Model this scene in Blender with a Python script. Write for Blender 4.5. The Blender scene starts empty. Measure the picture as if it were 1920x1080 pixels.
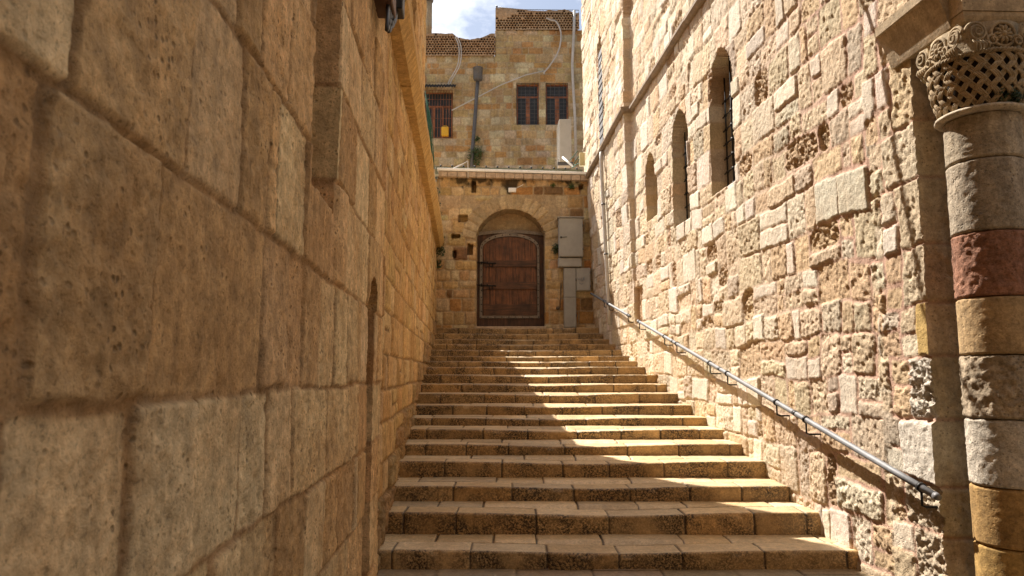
import bpy, bmesh, math, random
import numpy as np
from mathutils import Vector, Matrix

S = bpy.context.scene
COL = S.collection
R = math.radians

# ------------------------------------------------------------------ camera, sky, sun, exposure
F_PX, HOR = 1340.0, 700.0                       # focal length in photo pixels, eye level row
PITCH = math.atan((HOR - 540) / F_PX)
cam = bpy.data.cameras.new('camera')
co = bpy.data.objects.new('camera', cam); COL.objects.link(co)
cam.sensor_width = 36; cam.lens = F_PX / 1920 * 36
co.location = (0, 0, 0); co.rotation_euler = (math.pi / 2 + PITCH, 0, 0)
cam.clip_start = 0.05; cam.clip_end = 2000
cam.dof.use_dof = True; cam.dof.focus_distance = 7.0; cam.dof.aperture_fstop = 6.3
S.camera = co

SUN_AZ, SUN_EL = 39.0, 52.0                     # degrees left of the alley axis, and up
w = bpy.data.worlds.new('World'); S.world = w; w.use_nodes = True
nt = w.node_tree; nt.nodes.clear()
out = nt.nodes.new('ShaderNodeOutputWorld'); bg = nt.nodes.new('ShaderNodeBackground')
sky = nt.nodes.new('ShaderNodeTexSky'); sky.sky_type = 'NISHITA'; sky.sun_disc = False
sky.sun_elevation = R(SUN_EL); sky.sun_rotation = R(-SUN_AZ); sky.air_density = 1.0; sky.dust_density = 1.5
tc = nt.nodes.new('ShaderNodeTexCoord')
mp = nt.nodes.new('ShaderNodeMapping'); mp.inputs['Scale'].default_value = (2.2, 2.2, 4.0); mp.inputs['Location'].default_value = (0.35, 0.2, 0.1)
nz = nt.nodes.new('ShaderNodeTexNoise'); nz.inputs['Scale'].default_value = 1.6; nz.inputs['Detail'].default_value = 8; nz.inputs['Roughness'].default_value = 0.58
cr = nt.nodes.new('ShaderNodeValToRGB'); cr.color_ramp.elements[0].position = 0.42; cr.color_ramp.elements[1].position = 0.62; cr.color_ramp.elements[0].color = (0.09, 0.09, 0.09, 1)
mx = nt.nodes.new('ShaderNodeMix'); mx.data_type = 'RGBA'
dt = nt.nodes.new('ShaderNodeVectorMath'); dt.operation = 'DOT_PRODUCT'
gl = nt.nodes.new('ShaderNodeMapRange'); gl.inputs[1].default_value = -0.2; gl.inputs[2].default_value = 0.95; gl.inputs[3].default_value = 1.6; gl.inputs[4].default_value = 18.0
cc = nt.nodes.new('ShaderNodeCombineColor')
L = nt.links.new
L(tc.outputs['Generated'], mp.inputs['Vector']); L(mp.outputs[0], nz.inputs['Vector']); L(nz.outputs['Fac'], cr.inputs['Fac'])
_a, _e = R(SUN_AZ), R(SUN_EL)
dt.inputs[1].default_value = (-math.sin(_a) * math.cos(_e), math.cos(_a) * math.cos(_e), math.sin(_e))
L(tc.outputs['Generated'], dt.inputs[0]); L(dt.outputs['Value'], gl.inputs[0])
for i in range(3): L(gl.outputs[0], cc.inputs[i])
L(cc.outputs[0], mx.inputs[7])
L(cr.outputs['Color'], mx.inputs[0]); L(sky.outputs[0], mx.inputs[6]); L(mx.outputs[2], bg.inputs['Color']); L(bg.outputs[0], out.inputs['Surface'])
bg.inputs['Strength'].default_value = 0.058

sl = bpy.data.lights.new('sun', 'SUN'); sl.energy = 5.0; sl.angle = R(0.5); sl.color = (1.0, 0.92, 0.82)
so = bpy.data.objects.new('sun', sl); COL.objects.link(so)
SDIR = Vector((-math.sin(R(SUN_AZ)) * math.cos(R(SUN_EL)), math.cos(R(SUN_AZ)) * math.cos(R(SUN_EL)), math.sin(R(SUN_EL))))
so.rotation_euler = SDIR.to_track_quat('Z', 'Y').to_euler(); so.location = (-8, 12, 20)

S.view_settings.view_transform = 'Standard'; S.view_settings.look = 'None'
S.view_settings.exposure = 1.17; S.view_settings.gamma = 1.0
S.render.engine = 'CYCLES'
S.cycles.max_bounces = 8; S.cycles.diffuse_bounces = 5
S.cycles.use_denoising = True

# ------------------------------------------------------------------ layout helpers
CP, SP = math.cos(PITCH), math.sin(PITCH)
RA, LA, B = 3.486, -0.714, 0.0669               # alley walls: X = A - B*Y
def ray(px, py):
    yy = (540 - py) / F_PX
    return ((px - 960) / F_PX, CP - yy * SP, SP + yy * CP)
def at(px, py, Y):
    d = ray(px, py); t = Y / d[1]; return Vector((d[0] * t, Y, d[2] * t))
def onw(px, py, A):
    d = ray(px, py); t = A / (d[0] + B * d[1]); return (d[1] * t, d[2] * t)     # (u = Y, v = z)
NR = Vector((-1, -B, 0)).normalized(); NL = Vector((1, B, 0)).normalized()
ALONG = Vector((-B, 1, 0)).normalized()

rng = random.Random(7)

# ------------------------------------------------------------------ numpy noise
def _h(x, y, s):
    h = (x * 374761393 + y * 668265263 + s * 974711) & 0xffffffff
    h = ((h ^ (h >> 13)) * 1274126177) & 0xffffffff
    h = ((h ^ (h >> 15)) * 2246822519) & 0xffffffff
    return ((h ^ (h >> 16)) & 0xffff) / 65535.0
def vn(x, y, s):
    xi = np.floor(x).astype(np.int64); yi = np.floor(y).astype(np.int64)
    fx = x - xi; fy = y - yi
    fx = fx * fx * (3 - 2 * fx); fy = fy * fy * (3 - 2 * fy)
    a = _h(xi, yi, s); b = _h(xi + 1, yi, s); c = _h(xi, yi + 1, s); d = _h(xi + 1, yi + 1, s)
    return (a * (1 - fx) + b * fx) * (1 - fy) + (c * (1 - fx) + d * fx) * fy
def fbm(x, y, s, o=4, g=0.5):
    t = 0; a = 1; n = 0
    for k in range(o):
        t = t + a * vn(x * 2 ** k + 17.3 * k, y * 2 ** k + 9.1 * k, s + k * 31); n += a; a *= g
    return t / n
def sst(a, b, x):
    t = np.clip((x - a) / (b - a), 0, 1); return t * t * (3 - 2 * t)

# ------------------------------------------------------------------ object helpers
def link(name, me, parent=None, mat=None):
    o = bpy.data.objects.new(name, me); COL.objects.link(o)
    if parent is not None: o.parent = parent
    if mat is not None and me is not None: me.materials.append(mat)
    return o
def thing(name, label, cat, loc=(0, 0, 0), group=None):
    o = bpy.data.objects.new(name, None); COL.objects.link(o); o.empty_display_size = 0.2
    o.location = loc; o['label'] = label; o['category'] = cat
    if group: o['group'] = group
    return o
def tag(o, label=None, cat=None, group=None, kind=None):
    if label: o['label'] = label
    if cat: o['category'] = cat
    if group: o['group'] = group
    if kind: o['kind'] = kind
    return o

class MB:
    """collects shapes in world space, links them as one mesh"""
    def __init__(s): s.v = []; s.f = []; s.sm = []
    def add(s, vs, fs, smooth=False):
        n = len(s.v); s.v += [tuple(v) for v in vs]; s.f += [tuple(i + n for i in f) for f in fs]; s.sm += [smooth] * len(fs)
    def box(s, c, size, rz=0.0, rot=None, bev=0.0):
        bm = bmesh.new(); bmesh.ops.create_cube(bm, size=1.0)
        for v in bm.verts: v.co = Vector((v.co.x * size[0], v.co.y * size[1], v.co.z * size[2]))
        if bev > 0: bmesh.ops.bevel(bm, geom=list(bm.edges), offset=bev, segments=2, affect='EDGES', profile=0.5)
        M = Matrix.Translation(Vector(c)) @ (rot if rot is not None else Matrix.Rotation(rz, 4, 'Z'))
        bm.verts.index_update()
        s.add([M @ v.co for v in bm.verts], [[v.index for v in f.verts] for f in bm.faces]); bm.free()
    def tube(s, pts, r, n=8, closed=False, cap=True):
        pts = [Vector(p) for p in pts]; m = len(pts); rs = r if isinstance(r, (list, tuple)) else [r] * m
        prev = None; vs = []
        for i, p in enumerate(pts):
            if closed: t = pts[(i + 1) % m] - pts[i - 1]
            else: t = pts[min(i + 1, m - 1)] - pts[max(i - 1, 0)]
            t.normalize()
            if prev is None: a = t.orthogonal().normalized()
            else:
                a = prev - t * prev.dot(t)
                a = a.normalized() if a.length > 1e-6 else t.orthogonal().normalized()
            prev = a; b = t.cross(a)
            for k in range(n):
                q = 2 * math.pi * k / n; vs.append(p + (a * math.cos(q) + b * math.sin(q)) * rs[i])
        fs = []
        for i in range(m if closed else m - 1):
            j = (i + 1) % m
            for k in range(n): fs.append((i * n + k, i * n + (k + 1) % n, j * n + (k + 1) % n, j * n + k))
        if cap and not closed:
            fs.append(tuple(range(n))[::-1]); fs.append(tuple((m - 1) * n + k for k in range(n)))
        s.add(vs, fs, True)
    def lathe(s, c, prof, n=48, a0=0.0, a1=2 * math.pi, noise=0.0, seed=1, cap=True):
        full = abs(a1 - a0 - 2 * math.pi) < 1e-6; m = n if full else n + 1; vs = []
        for (r, z) in prof:
            for k in range(m):
                q = a0 + (a1 - a0) * k / n
                rr = r
                if noise: rr += noise * float(fbm(np.array(q * r * 34.0), np.array(z * 34.0), seed, 4, 0.6) - 0.5)
                vs.append((c[0] + rr * math.cos(q), c[1] + rr * math.sin(q), c[2] + z))
        fs = []
        for i in range(len(prof) - 1):
            for k in range(n): fs.append((i * m + k, i * m + (k + 1) % m, (i + 1) * m + (k + 1) % m, (i + 1) * m + k))
        if cap and full:
            fs.append(tuple(range(m))[::-1]); fs.append(tuple((len(prof) - 1) * m + k for k in range(m)))
        s.add(vs, fs, True)
    def prism(s, loop, ext):
        """closed planar loop of points extruded by the vector ext"""
        loop = [Vector(p) for p in loop]; e = Vector(ext); n = len(loop)
        vs = loop + [p + e for p in loop]
        fs = [tuple(range(n)), tuple(range(2 * n - 1, n - 1, -1))] + [(i, i + n, (i + 1) % n + n, (i + 1) % n) for i in range(n)]
        s.add(vs, fs)
    def strip(s, outer, inner, ext):
        """a band between two open polylines, extruded"""
        n = len(outer); e = Vector(ext)
        vs = [Vector(p) for p in outer] + [Vector(p) for p in inner]; vs = vs + [v + e for v in vs]; fs = []
        for i in range(n - 1):
            fs.append((i, i + 1, n + i + 1, n + i)); fs.append((2 * n + i, 3 * n + i, 3 * n + i + 1, 2 * n + i + 1))
            fs.append((i, 2 * n + i, 2 * n + i + 1, i + 1)); fs.append((n + i, n + i + 1, 3 * n + i + 1, 3 * n + i))
        fs.append((0, n, 3 * n, 2 * n)); fs.append((n - 1, 3 * n - 1, 4 * n - 1, 2 * n - 1))
        s.add(vs, fs)
    def ball(s, c, r, sx=1, sy=1, sz=1, n=10):
        prof = [(max(1e-4, math.cos(q)) * r, math.sin(q) * r) for q in [-math.pi / 2 + math.pi * i / 6 for i in range(7)]]
        vs = []
        for (rr, z) in prof:
            for k in range(n):
                q = 2 * math.pi * k / n; vs.append((c[0] + rr * math.cos(q) * sx, c[1] + rr * math.sin(q) * sy, c[2] + z * sz))
        fs = [(i * n + k, i * n + (k + 1) % n, (i + 1) * n + (k + 1) % n, (i + 1) * n + k) for i in range(6) for k in range(n)]
        s.add(vs, fs, True)
    def build(s, name, mat, parent=None):
        me = bpy.data.meshes.new(name); me.from_pydata(s.v, [], s.f)
        me.polygons.foreach_set('use_smooth', s.sm)
        bm = bmesh.new(); bm.from_mesh(me); bmesh.ops.recalc_face_normals(bm, faces=bm.faces); bm.to_mesh(me); bm.free()
        me.update()
        o = link(name, me, parent, mat)
        if parent is not None and parent.matrix_world != Matrix.Identity(4): pass
        return o

def own(root):
    """parts are modelled in world space: give each child the inverse of its parent's placement"""
    def inv(o): return Matrix.Translation(-Vector(o.location))
    for ch in [c for c in bpy.data.objects if c.parent == root]:
        ch.matrix_parent_inverse = inv(root)

# ------------------------------------------------------------------ materials
def nodes(name):
    m = bpy.data.materials.new(name); m.use_nodes = True
    t = m.node_tree; b = t.nodes['Principled BSDF']
    return m, t, b
def N(t, kind, **kw):
    n = t.nodes.new(kind)
    for k, v in kw.items():
        if k in n.inputs: n.inputs[k].default_value = v
        else: setattr(n, k, v)
    return n
def noise(t, vec, scale, detail=5, rough=0.55):
    n = N(t, 'ShaderNodeTexNoise', Scale=scale, Detail=detail, Roughness=rough); t.links.new(vec, n.inputs['Vector']); return n.outputs['Fac']
def ramp(t, fac, stops):
    n = t.nodes.new('ShaderNodeValToRGB'); e = n.color_ramp.elements
    while len(e) < len(stops): e.new(0.5)
    for el, (p, c) in zip(e, stops):
        el.position = p; el.color = (c, c, c, 1) if isinstance(c, (int, float)) else (*c, 1)
    t.links.new(fac, n.inputs['Fac']); return n.outputs['Color']
def mixc(t, a, b, fac, mode='MIX'):
    n = t.nodes.new('ShaderNodeMix'); n.data_type = 'RGBA'; n.blend_type = mode
    for sock, v in ((n.inputs[0], fac), (n.inputs[6], a), (n.inputs[7], b)):
        if isinstance(v, bpy.types.NodeSocket): t.links.new(v, sock)
        elif isinstance(v, (int, float)): sock.default_value = v if sock == n.inputs[0] else (v, v, v, 1)
        else: sock.default_value = (*v, 1)
    return n.outputs[2]
def mul(t, a, b):
    n = t.nodes.new('ShaderNodeMath'); n.operation = 'MULTIPLY'
    for i, v in enumerate((a, b)):
        if isinstance(v, bpy.types.NodeSocket): t.links.new(v, n.inputs[i])
        else: n.inputs[i].default_value = v
    return n.outputs[0]
def bump(t, b, h, strength=0.5, dist=0.01, prev=None):
    n = N(t, 'ShaderNodeBump', Strength=strength, Distance=dist); t.links.new(h, n.inputs['Height'])
    if prev is not None: t.links.new(prev, n.inputs['Normal'])
    t.links.new(n.outputs[0], b.inputs['Normal']); return n.outputs[0]

def stone(name, base=None, pores=0.5, mott=0.35, warm=(0.5, 0.3, 0.13), warm_amt=0.35, rough=0.9, bs=0.6, streak=0.25, grain=0.25, soil_shade=False, fine=70, soilcol=(0.022, 0.013, 0.007)):
    """weathered limestone; the block's own colour comes from the mesh (tint) or from base"""
    m, t, b = nodes(name)
    vec = t.nodes.new('ShaderNodeTexCoord').outputs['Object']
    if base is None:
        at_ = N(t, 'ShaderNodeAttribute', attribute_name='tint'); c = at_.outputs['Color']; al = at_.outputs['Alpha']
    else: c = base; al = None
    big = noise(t, vec, 1.7, 6, 0.6); mid = noise(t, vec, 11, 6, 0.65); fin = noise(t, vec, fine, 5, 0.7)
    mp = N(t, 'ShaderNodeMapping', Scale=(9, 9, 1.1)); t.links.new(vec, mp.inputs['Vector'])
    stk = noise(t, mp.outputs[0], 1.6, 6, 0.65)
    c = mixc(t, c, warm, mul(t, ramp(t, big, [(0.45, 0), (0.72, 1)]), warm_amt))
    c = mixc(t, c, ramp(t, mid, [(0.25, 1 - mott), (0.75, 1 + mott * 0.6)]), 1.0, 'MULTIPLY')
    if streak: c = mixc(t, c, ramp(t, stk, [(0.3, 1 - streak), (0.7, 1 + streak * 0.5)]), 1.0, 'MULTIPLY')
    c = mixc(t, c, ramp(t, noise(t, vec, fine * 0.6, 4, 0.75), [(0.3, 1 - grain), (0.7, 1 + grain * 0.7)]), 1.0, 'MULTIPLY')
    pr = ramp(t, fin, [(0.36, 1), (0.44, 0)])
    c = mixc(t, c, mixc(t, c, 0.35, 1.0, 'MULTIPLY'), mul(t, pr, pores))
    # crisp little pits, gathered in patches
    vo = N(t, 'ShaderNodeTexVoronoi', Scale=fine * 0.45); t.links.new(vec, vo.inputs['Vector'])
    pit = mul(t, ramp(t, vo.outputs['Distance'], [(0.12, 1), (0.3, 0)]), ramp(t, noise(t, vec, 5.5, 4, 0.6), [(0.44, 0), (0.62, 1)]))
    c = mixc(t, c, mixc(t, c, 0.3, 1.0, 'MULTIPLY'), mul(t, pit, pores * 1.3))
    if soil_shade:
        p1 = noise(t, vec, 2.6, 5, 0.6); p2 = noise(t, vec, 52, 7, 0.8)
        k = mul(t, ramp(t, p2, [(0.42, 0), (0.54, 1)]), ramp(t, p1, [(0.33, 0.12), (0.56, 1)]))
        c = mixc(t, c, soilcol, mul(t, k, al))
    t.links.new(c, b.inputs['Base Color']); b.inputs['Roughness'].default_value = rough
    b.inputs['Specular IOR Level'].default_value = 0.3
    n1 = bump(t, b, fin, bs, 0.006); n2 = bump(t, b, mid, bs * 0.8, 0.02, n1)
    inv = N(t, 'ShaderNodeMath', operation='MULTIPLY'); t.links.new(pit, inv.inputs[0]); inv.inputs[1].default_value = -1.0
    bump(t, b, inv.outputs[0], bs * 0.8, 0.008, n2)
    return m, t, b

def plain(name, col, rough=0.6, metal=0.0, var=0.2, scale=20, bs=0.15, spec=0.5):
    m, t, b = nodes(name); vec = t.nodes.new('ShaderNodeTexCoord').outputs['Object']
    n1 = noise(t, vec, scale, 6, 0.65); n2 = noise(t, vec, scale * 0.17, 4, 0.6)
    c = mixc(t, col, ramp(t, n1, [(0.3, 1 - var), (0.7, 1 + var * 0.6)]), 1.0, 'MULTIPLY')
    c = mixc(t, c, ramp(t, n2, [(0.3, 1 - var), (0.7, 1 + var * 0.5)]), 1.0, 'MULTIPLY')
    t.links.new(c, b.inputs['Base Color']); b.inputs['Metallic'].default_value = metal; b.inputs['Specular IOR Level'].default_value = spec
    t.links.new(ramp(t, n1, [(0.2, max(0, rough - 0.12)), (0.8, min(1, rough + 0.12))]), b.inputs['Roughness'])
    bump(t, b, n1, bs, 0.004)
    return m
def wood(name, c1, c2, rough=0.6, axis='Z', bs=0.4):
    m, t, b = nodes(name); vec = t.nodes.new('ShaderNodeTexCoord').outputs['Object']
    sc = (22, 22, 1.2) if axis == 'Z' else (1.2, 22, 22)
    mp = N(t, 'ShaderNodeMapping', Scale=sc); t.links.new(vec, mp.inputs['Vector'])
    g = noise(t, mp.outputs[0], 1.5, 8, 0.7); big = noise(t, vec, 3.0, 4, 0.6)
    c = mixc(t, c1, c2, ramp(t, g, [(0.36, 0), (0.66, 1)]))
    c = mixc(t, c, ramp(t, big, [(0.3, 0.4), (0.7, 1.6)]), 1.0, 'MULTIPLY')
    t.links.new(c, b.inputs['Base Color']); b.inputs['Roughness'].default_value = rough
    bump(t, b, g, bs, 0.004); return m
def leafmat(name, c1, c2):
    m, t, b = nodes(name); vec = t.nodes.new('ShaderNodeTexCoord').outputs['Object']
    c = mixc(t, c1, c2, ramp(t, noise(t, vec, 14, 3), [(0.35, 0), (0.65, 1)]))
    t.links.new(c, b.inputs['Base Color']); b.inputs['Roughness'].default_value = 0.55
    b.inputs['Transmission Weight'].default_value = 0.0
    return m

M = {}
M['backing_'] = stone('courtyard_blocker_stone', base=(0.22, 0.15, 0.08))[0]
M['right'] = stone('sunlit_limestone', pores=0.5, mott=0.25, warm=(0.62, 0.44, 0.28), warm_amt=0.4, bs=1.0, streak=0.08, fine=90)[0]
M['left'] = stone('ochre_limestone', pores=0.6, mott=0.5, warm=(0.52, 0.28, 0.1), warm_amt=0.7, bs=1.0, streak=0.22, grain=0.18)[0]
M['back'] = stone('courtyard_limestone', pores=0.5, mott=0.4, warm=(0.46, 0.24, 0.08), warm_amt=0.4, bs=0.7, streak=0.2)[0]
mm, tt, bb = stone('worn_step_limestone', pores=0.3, mott=0.3, warm=(0.4, 0.25, 0.1), warm_amt=0.45, rough=0.5, bs=0.4, streak=0.0, soil_shade=True); M['step'] = mm
bb.inputs['Specular IOR Level'].default_value = 0.45
M['pale'] = stone('pale_limestone', base=(0.6, 0.52, 0.4), pores=0.5, bs=0.7, warm_amt=0.2)[0]
M['carved'] = stone('carved_limestone', base=(0.42, 0.33, 0.21), pores=0.4, bs=0.5, warm_amt=0.35)[0]
M['carved_dark'] = stone('dark_core_limestone', base=(0.07, 0.05, 0.035), pores=0.4, bs=0.5, warm_amt=0.1)[0]
M['cornice'] = stone('cornice_limestone', base=(0.5, 0.39, 0.25), pores=0.35, bs=0.45, warm_amt=0.3)[0]
M['ochre'] = stone('ochre_moulding_stone', base=(0.6, 0.38, 0.14), pores=0.3, bs=0.5, warm_amt=0.3, streak=0.3)[0]
M['ledge'] = plain('weathered_ledge_lead', (0.3, 0.23, 0.16), 0.8, 0.0, 0.3, 14)
M['iron'] = plain('black_iron', (0.02, 0.019, 0.018), 0.5, 0.6, 0.3, 30)
M['band'] = plain('grey_iron_band', (0.24, 0.2, 0.16), 0.6, 0.35, 0.35, 20)
M['pipe'] = plain('galvanised_pipe', (0.2, 0.205, 0.215), 0.6, 0.1, 0.25, 24)
M['grey'] = plain('grey_painted_metal', (0.33, 0.32, 0.29), 0.55, 0.0, 0.12, 6)
M['grey2'] = plain('grey_plastic', (0.36, 0.35, 0.32), 0.6, 0.0, 0.12, 6)
M['greydark'] = plain('dark_grey_pipe', (0.13, 0.13, 0.135), 0.5, 0.2, 0.25, 10)
M['white'] = plain('white_render', (0.9, 0.9, 0.88), 0.75, 0, 0.12, 8)
M['hose'] = plain('pale_grey_hose', (0.55, 0.53, 0.5), 0.6, 0, 0.15, 10)
M['tile'] = stone('coping_tile_stone', base=(0.55, 0.42, 0.3), pores=0.2, bs=0.3, warm_amt=0.2)[0]
M['mortar'] = stone('pink_mortar', base=(0.42, 0.25, 0.17), pores=0.3, bs=0.4, warm_amt=0.1)[0]
M['green_sheet'] = plain('green_grey_sheet', (0.16, 0.17, 0.11), 0.6, 0.1, 0.25, 8)
M['aircon'] = plain('beige_metal', (0.46, 0.43, 0.37), 0.5, 0, 0.1, 5)
M['cream'] = plain('cream_plastic', (0.6, 0.52, 0.28), 0.5, 0, 0.12, 6)
M['yellow'] = plain('yellow_plastic', (0.75, 0.42, 0.02), 0.4, 0, 0.12, 8)
M['glass'] = plain('dark_window_glass', (0.05, 0.055, 0.06), 0.35, 0, 0.3, 4, 0.02, 0.3)
M['dark'] = plain('dark_void', (0.012, 0.01, 0.009), 0.9, 0, 0.2)
M['frame'] = wood('red_brown_frame_wood', (0.2, 0.07, 0.03), (0.38, 0.15, 0.065))
M['door'] = wood('old_door_wood', (0.035, 0.014, 0.007), (0.21, 0.078, 0.027))
M['door2'] = wood('dark_door_wood', (0.03, 0.013, 0.007), (0.1, 0.042, 0.018))
M['rail'] = wood('door_rail_wood', (0.035, 0.015, 0.007), (0.13, 0.052, 0.02), axis='X')
M['brown'] = plain('brown_painted_box', (0.13, 0.055, 0.03), 0.6, 0, 0.2)
M['black'] = plain('black_rubber', (0.012, 0.012, 0.013), 0.5, 0, 0.2)
M['leaf'] = leafmat('ivy_leaf', (0.035, 0.07, 0.015), (0.1, 0.15, 0.035))
M['leafdark'] = leafmat('dark_shrub_leaf', (0.02, 0.04, 0.012), (0.06, 0.09, 0.025))
M['stem'] = plain('dry_stem', (0.12, 0.085, 0.05), 0.9)
M['net'] = plain('green_netting', (0.02, 0.09, 0.05), 0.7)
M['shutter'] = plain('grey_shutter', (0.2, 0.2, 0.2), 0.6, 0.2)

# ------------------------------------------------------------------ masonry: a real relief surface
def lin(a, b, d): return np.linspace(a, b, max(2, int(round((b - a) / d)) + 1))
def cat(*a): return np.unique(np.round(np.concatenate(a), 5))

def courses(u0, u1, vb, lmin, lmax, rg, split=0.15, vjit=0.0):
    out = []
    for va, vbb in zip(vb[:-1], vb[1:]):
        u = u0 - rg.random() * lmax
        while u < u1:
            l = rg.uniform(lmin, lmax) * (1.0 if rg.random() > 0.2 else 0.6)
            if l > (vbb - va) * 3.2: l = (vbb - va) * 3.0
            q = rg.random()
            j = rg.uniform(-vjit, vjit)
            if q < split and vbb - va > 0.3:
                mid = va + (vbb - va) * rg.uniform(0.38, 0.62)
                out.append((u, u + l, va, mid)); out.append((u, u + l, mid, vbb))
            elif q < split * 1.7 and l > 0.45:
                k = u + l * rg.uniform(0.3, 0.7); out.append((u, k, va, vbb)); out.append((k, u + l, va, vbb))
            else: out.append((u, u + l, va, vbb + j))
            u += l
    return out

def masonry(us, vs, stones, style, seed):
    """height map and colour map of a wall: every stone has its own face, tilt, wear and colour"""
    U, V = np.meshgrid(us, vs, indexing='ij')
    wp, wf = style.get('warp', 0.03), style.get('wf', 0.9)
    WU = U + wp * 2 * (fbm(U * wf, V * wf, seed, 2) - 0.5) + style.get('ragged', 0.012) * 2 * (fbm(U * 8, V * 8, seed + 5, 3) - 0.5)
    WV = V + wp * 2 * (fbm(U * wf, V * wf, seed + 9, 2) - 0.5) + style.get('ragged', 0.012) * 2 * (fbm(U * 8, V * 8, seed + 14, 3) - 0.5)
    c1 = fbm(U * 5, V * 5, seed + 20, 3); c2 = fbm(U * 22, V * 22, seed + 21, 4, 0.6)
    c3 = fbm(U * 36, V * 36, seed + 26, 2, 0.7)
    pit = sst(0.56, 0.7, fbm(U * 16, V * 16, seed + 22, 3)) + 0.8 * sst(0.56, 0.68, fbm(U * 40, V * 40, seed + 23, 2))
    big = fbm(U * 0.5, V * 0.5, seed + 24, 3)
    gapn = fbm(U * 2.2, V * 2.2, seed + 25, 2)
    mh, mc = style['mort_h'], style['mort_c']
    H = mh + style.get('mn', 0.014) * (fbm(U * 7, V * 7, seed + 30, 4) - 0.5) + 0.006 * (c3 - 0.5) + style.get('swell', 0.0) * (big - 0.5)
    mcol = mc(U, V) if callable(mc) else np.array(mc)
    C = np.ones(U.shape + (4,)); C[..., :3] = mcol; C[..., 3] = 0
    rg = random.Random(seed)
    for st in stones:
        ua, ub, va, vb = st[:4]; ov = st[4] if len(st) > 4 else {}
        mg = wp + 0.05
        i0, i1 = np.searchsorted(us, (ua - mg, ub + mg)); j0, j1 = np.searchsorted(vs, (va - mg, vb + mg))
        p = style['pick'](0.5 * (ua + ub), 0.5 * (va + vb), rg); p = {**p, **ov}
        if i1 - i0 < 2 or j1 - j0 < 2: continue
        sl = np.s_[i0:i1, j0:j1]
        u, v = WU[sl], WV[sl]
        du = np.minimum(u - ua, ub - u); dv = np.minimum(v - va, vb - v)
        r = min(p.get('round', 0.05), 0.4 * min(ub - ua, vb - va))
        e = np.where((du < r) & (dv < r), r - np.hypot(r - du, r - dv), np.minimum(du, dv))
        g = style['gap'] * (0.4 + 1.2 * gapn[sl]) * p.get('gapk', 1.0)
        bev = p.get('bev', 0.03)
        m = sst(0, bev, e - g / 2); mm = sst(0, 0.012, e - g / 2)
        hs = p['h'] + p['tu'] * (u - ua) + p['tv'] * (v - va) + p['rough'] * ((c1[sl] - 0.5) * style.get('k1', 2.0) + (c2[sl] - 0.5) * style.get('k2', 0.9) + (c3[sl] - 0.5) * style.get('k3', 0.3)) - p['pit'] * pit[sl]
        hs = hs + p.get('dome', 0.0) * sst(0, 0.12, e) + style.get('swell', 0.0) * (big[sl] - 0.5)
        H[sl] = H[sl] * (1 - m) + hs * m
        C[sl][..., :3] = C[sl][..., :3] * (1 - mm[..., None]) + np.array(p['col']) * mm[..., None]
        C[sl][..., 3] = np.maximum(C[sl][..., 3], mm)
    return U, V, H, C

def relief(name, P, H, C, mat, parent=None, drop=None):
    """P: nu x nv x 3 points; quads with a steep jump are flat shaded"""
    nu, nv = H.shape
    me = bpy.data.meshes.new(name); me.vertices.add(nu * nv); me.vertices.foreach_set('co', P.reshape(-1).astype(np.float32))
    idx = np.arange(nu * nv).reshape(nu, nv)
    q = np.stack([idx[:-1, :-1], idx[1:, :-1], idx[1:, 1:], idx[:-1, 1:]], -1).reshape(-1, 4)
    hh = H.reshape(-1)[q]; steep = (hh.max(1) - hh.min(1)) > 0.1
    if drop is not None:
        k = ~drop.reshape(-1)[q].all(1); q = q[k]; steep = steep[k]
    n = len(q)
    me.loops.add(n * 4); me.loops.foreach_set('vertex_index', q.reshape(-1).astype(np.int32))
    me.polygons.add(n); me.polygons.foreach_set('loop_start', np.arange(0, n * 4, 4, dtype=np.int32))
    me.polygons.foreach_set('use_smooth', ~steep)
    at_ = me.attributes.new('tint', 'FLOAT_COLOR', 'POINT'); at_.data.foreach_set('color', C.reshape(-1).astype(np.float32))
    me.update(calc_edges=True); me.validate()
    return link(name, me, parent, mat)

def side_points(U, V, H, A, nrm):
    P = np.empty(U.shape + (3,)); P[..., 0] = A - B * U + nrm.x * H; P[..., 1] = U + nrm.y * H; P[..., 2] = V
    return P
def front_points(U, V, H, Y):
    P = np.empty(U.shape + (3,)); P[..., 0] = U; P[..., 1] = Y - H; P[..., 2] = V
    return P
def jit(c, rg, a=0.12, hue=0.05):
    k = 1 + rg.uniform(-a, a); return tuple(max(0.01, x * k * (1 + rg.uniform(-hue, hue))) for x in c)
def lancet(U, V, u0, u1, v0, v1, point=True):
    wdt = u1 - u0; um = 0.5 * (u0 + u1); hs = wdt * (0.62 if point else 0.5); sp = v1 - hs
    if point:
        rad = (hs * hs + wdt * wdt / 4) / wdt
        top = (np.hypot(U - (u0 + rad), V - sp) < rad) & (np.hypot(U - (u1 - rad), V - sp) < rad) & (V >= sp)
    else: top = (np.hypot(U - um, V - sp) < wdt / 2) & (V >= sp)
    return (U > u0) & (U < u1) & (V > v0) & ((V < sp) | top)

def hbands(a, b, lo, hi, rg):
    o = [a]
    while o[-1] < b: o.append(o[-1] + rg.uniform(lo, hi))
    return o

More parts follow.
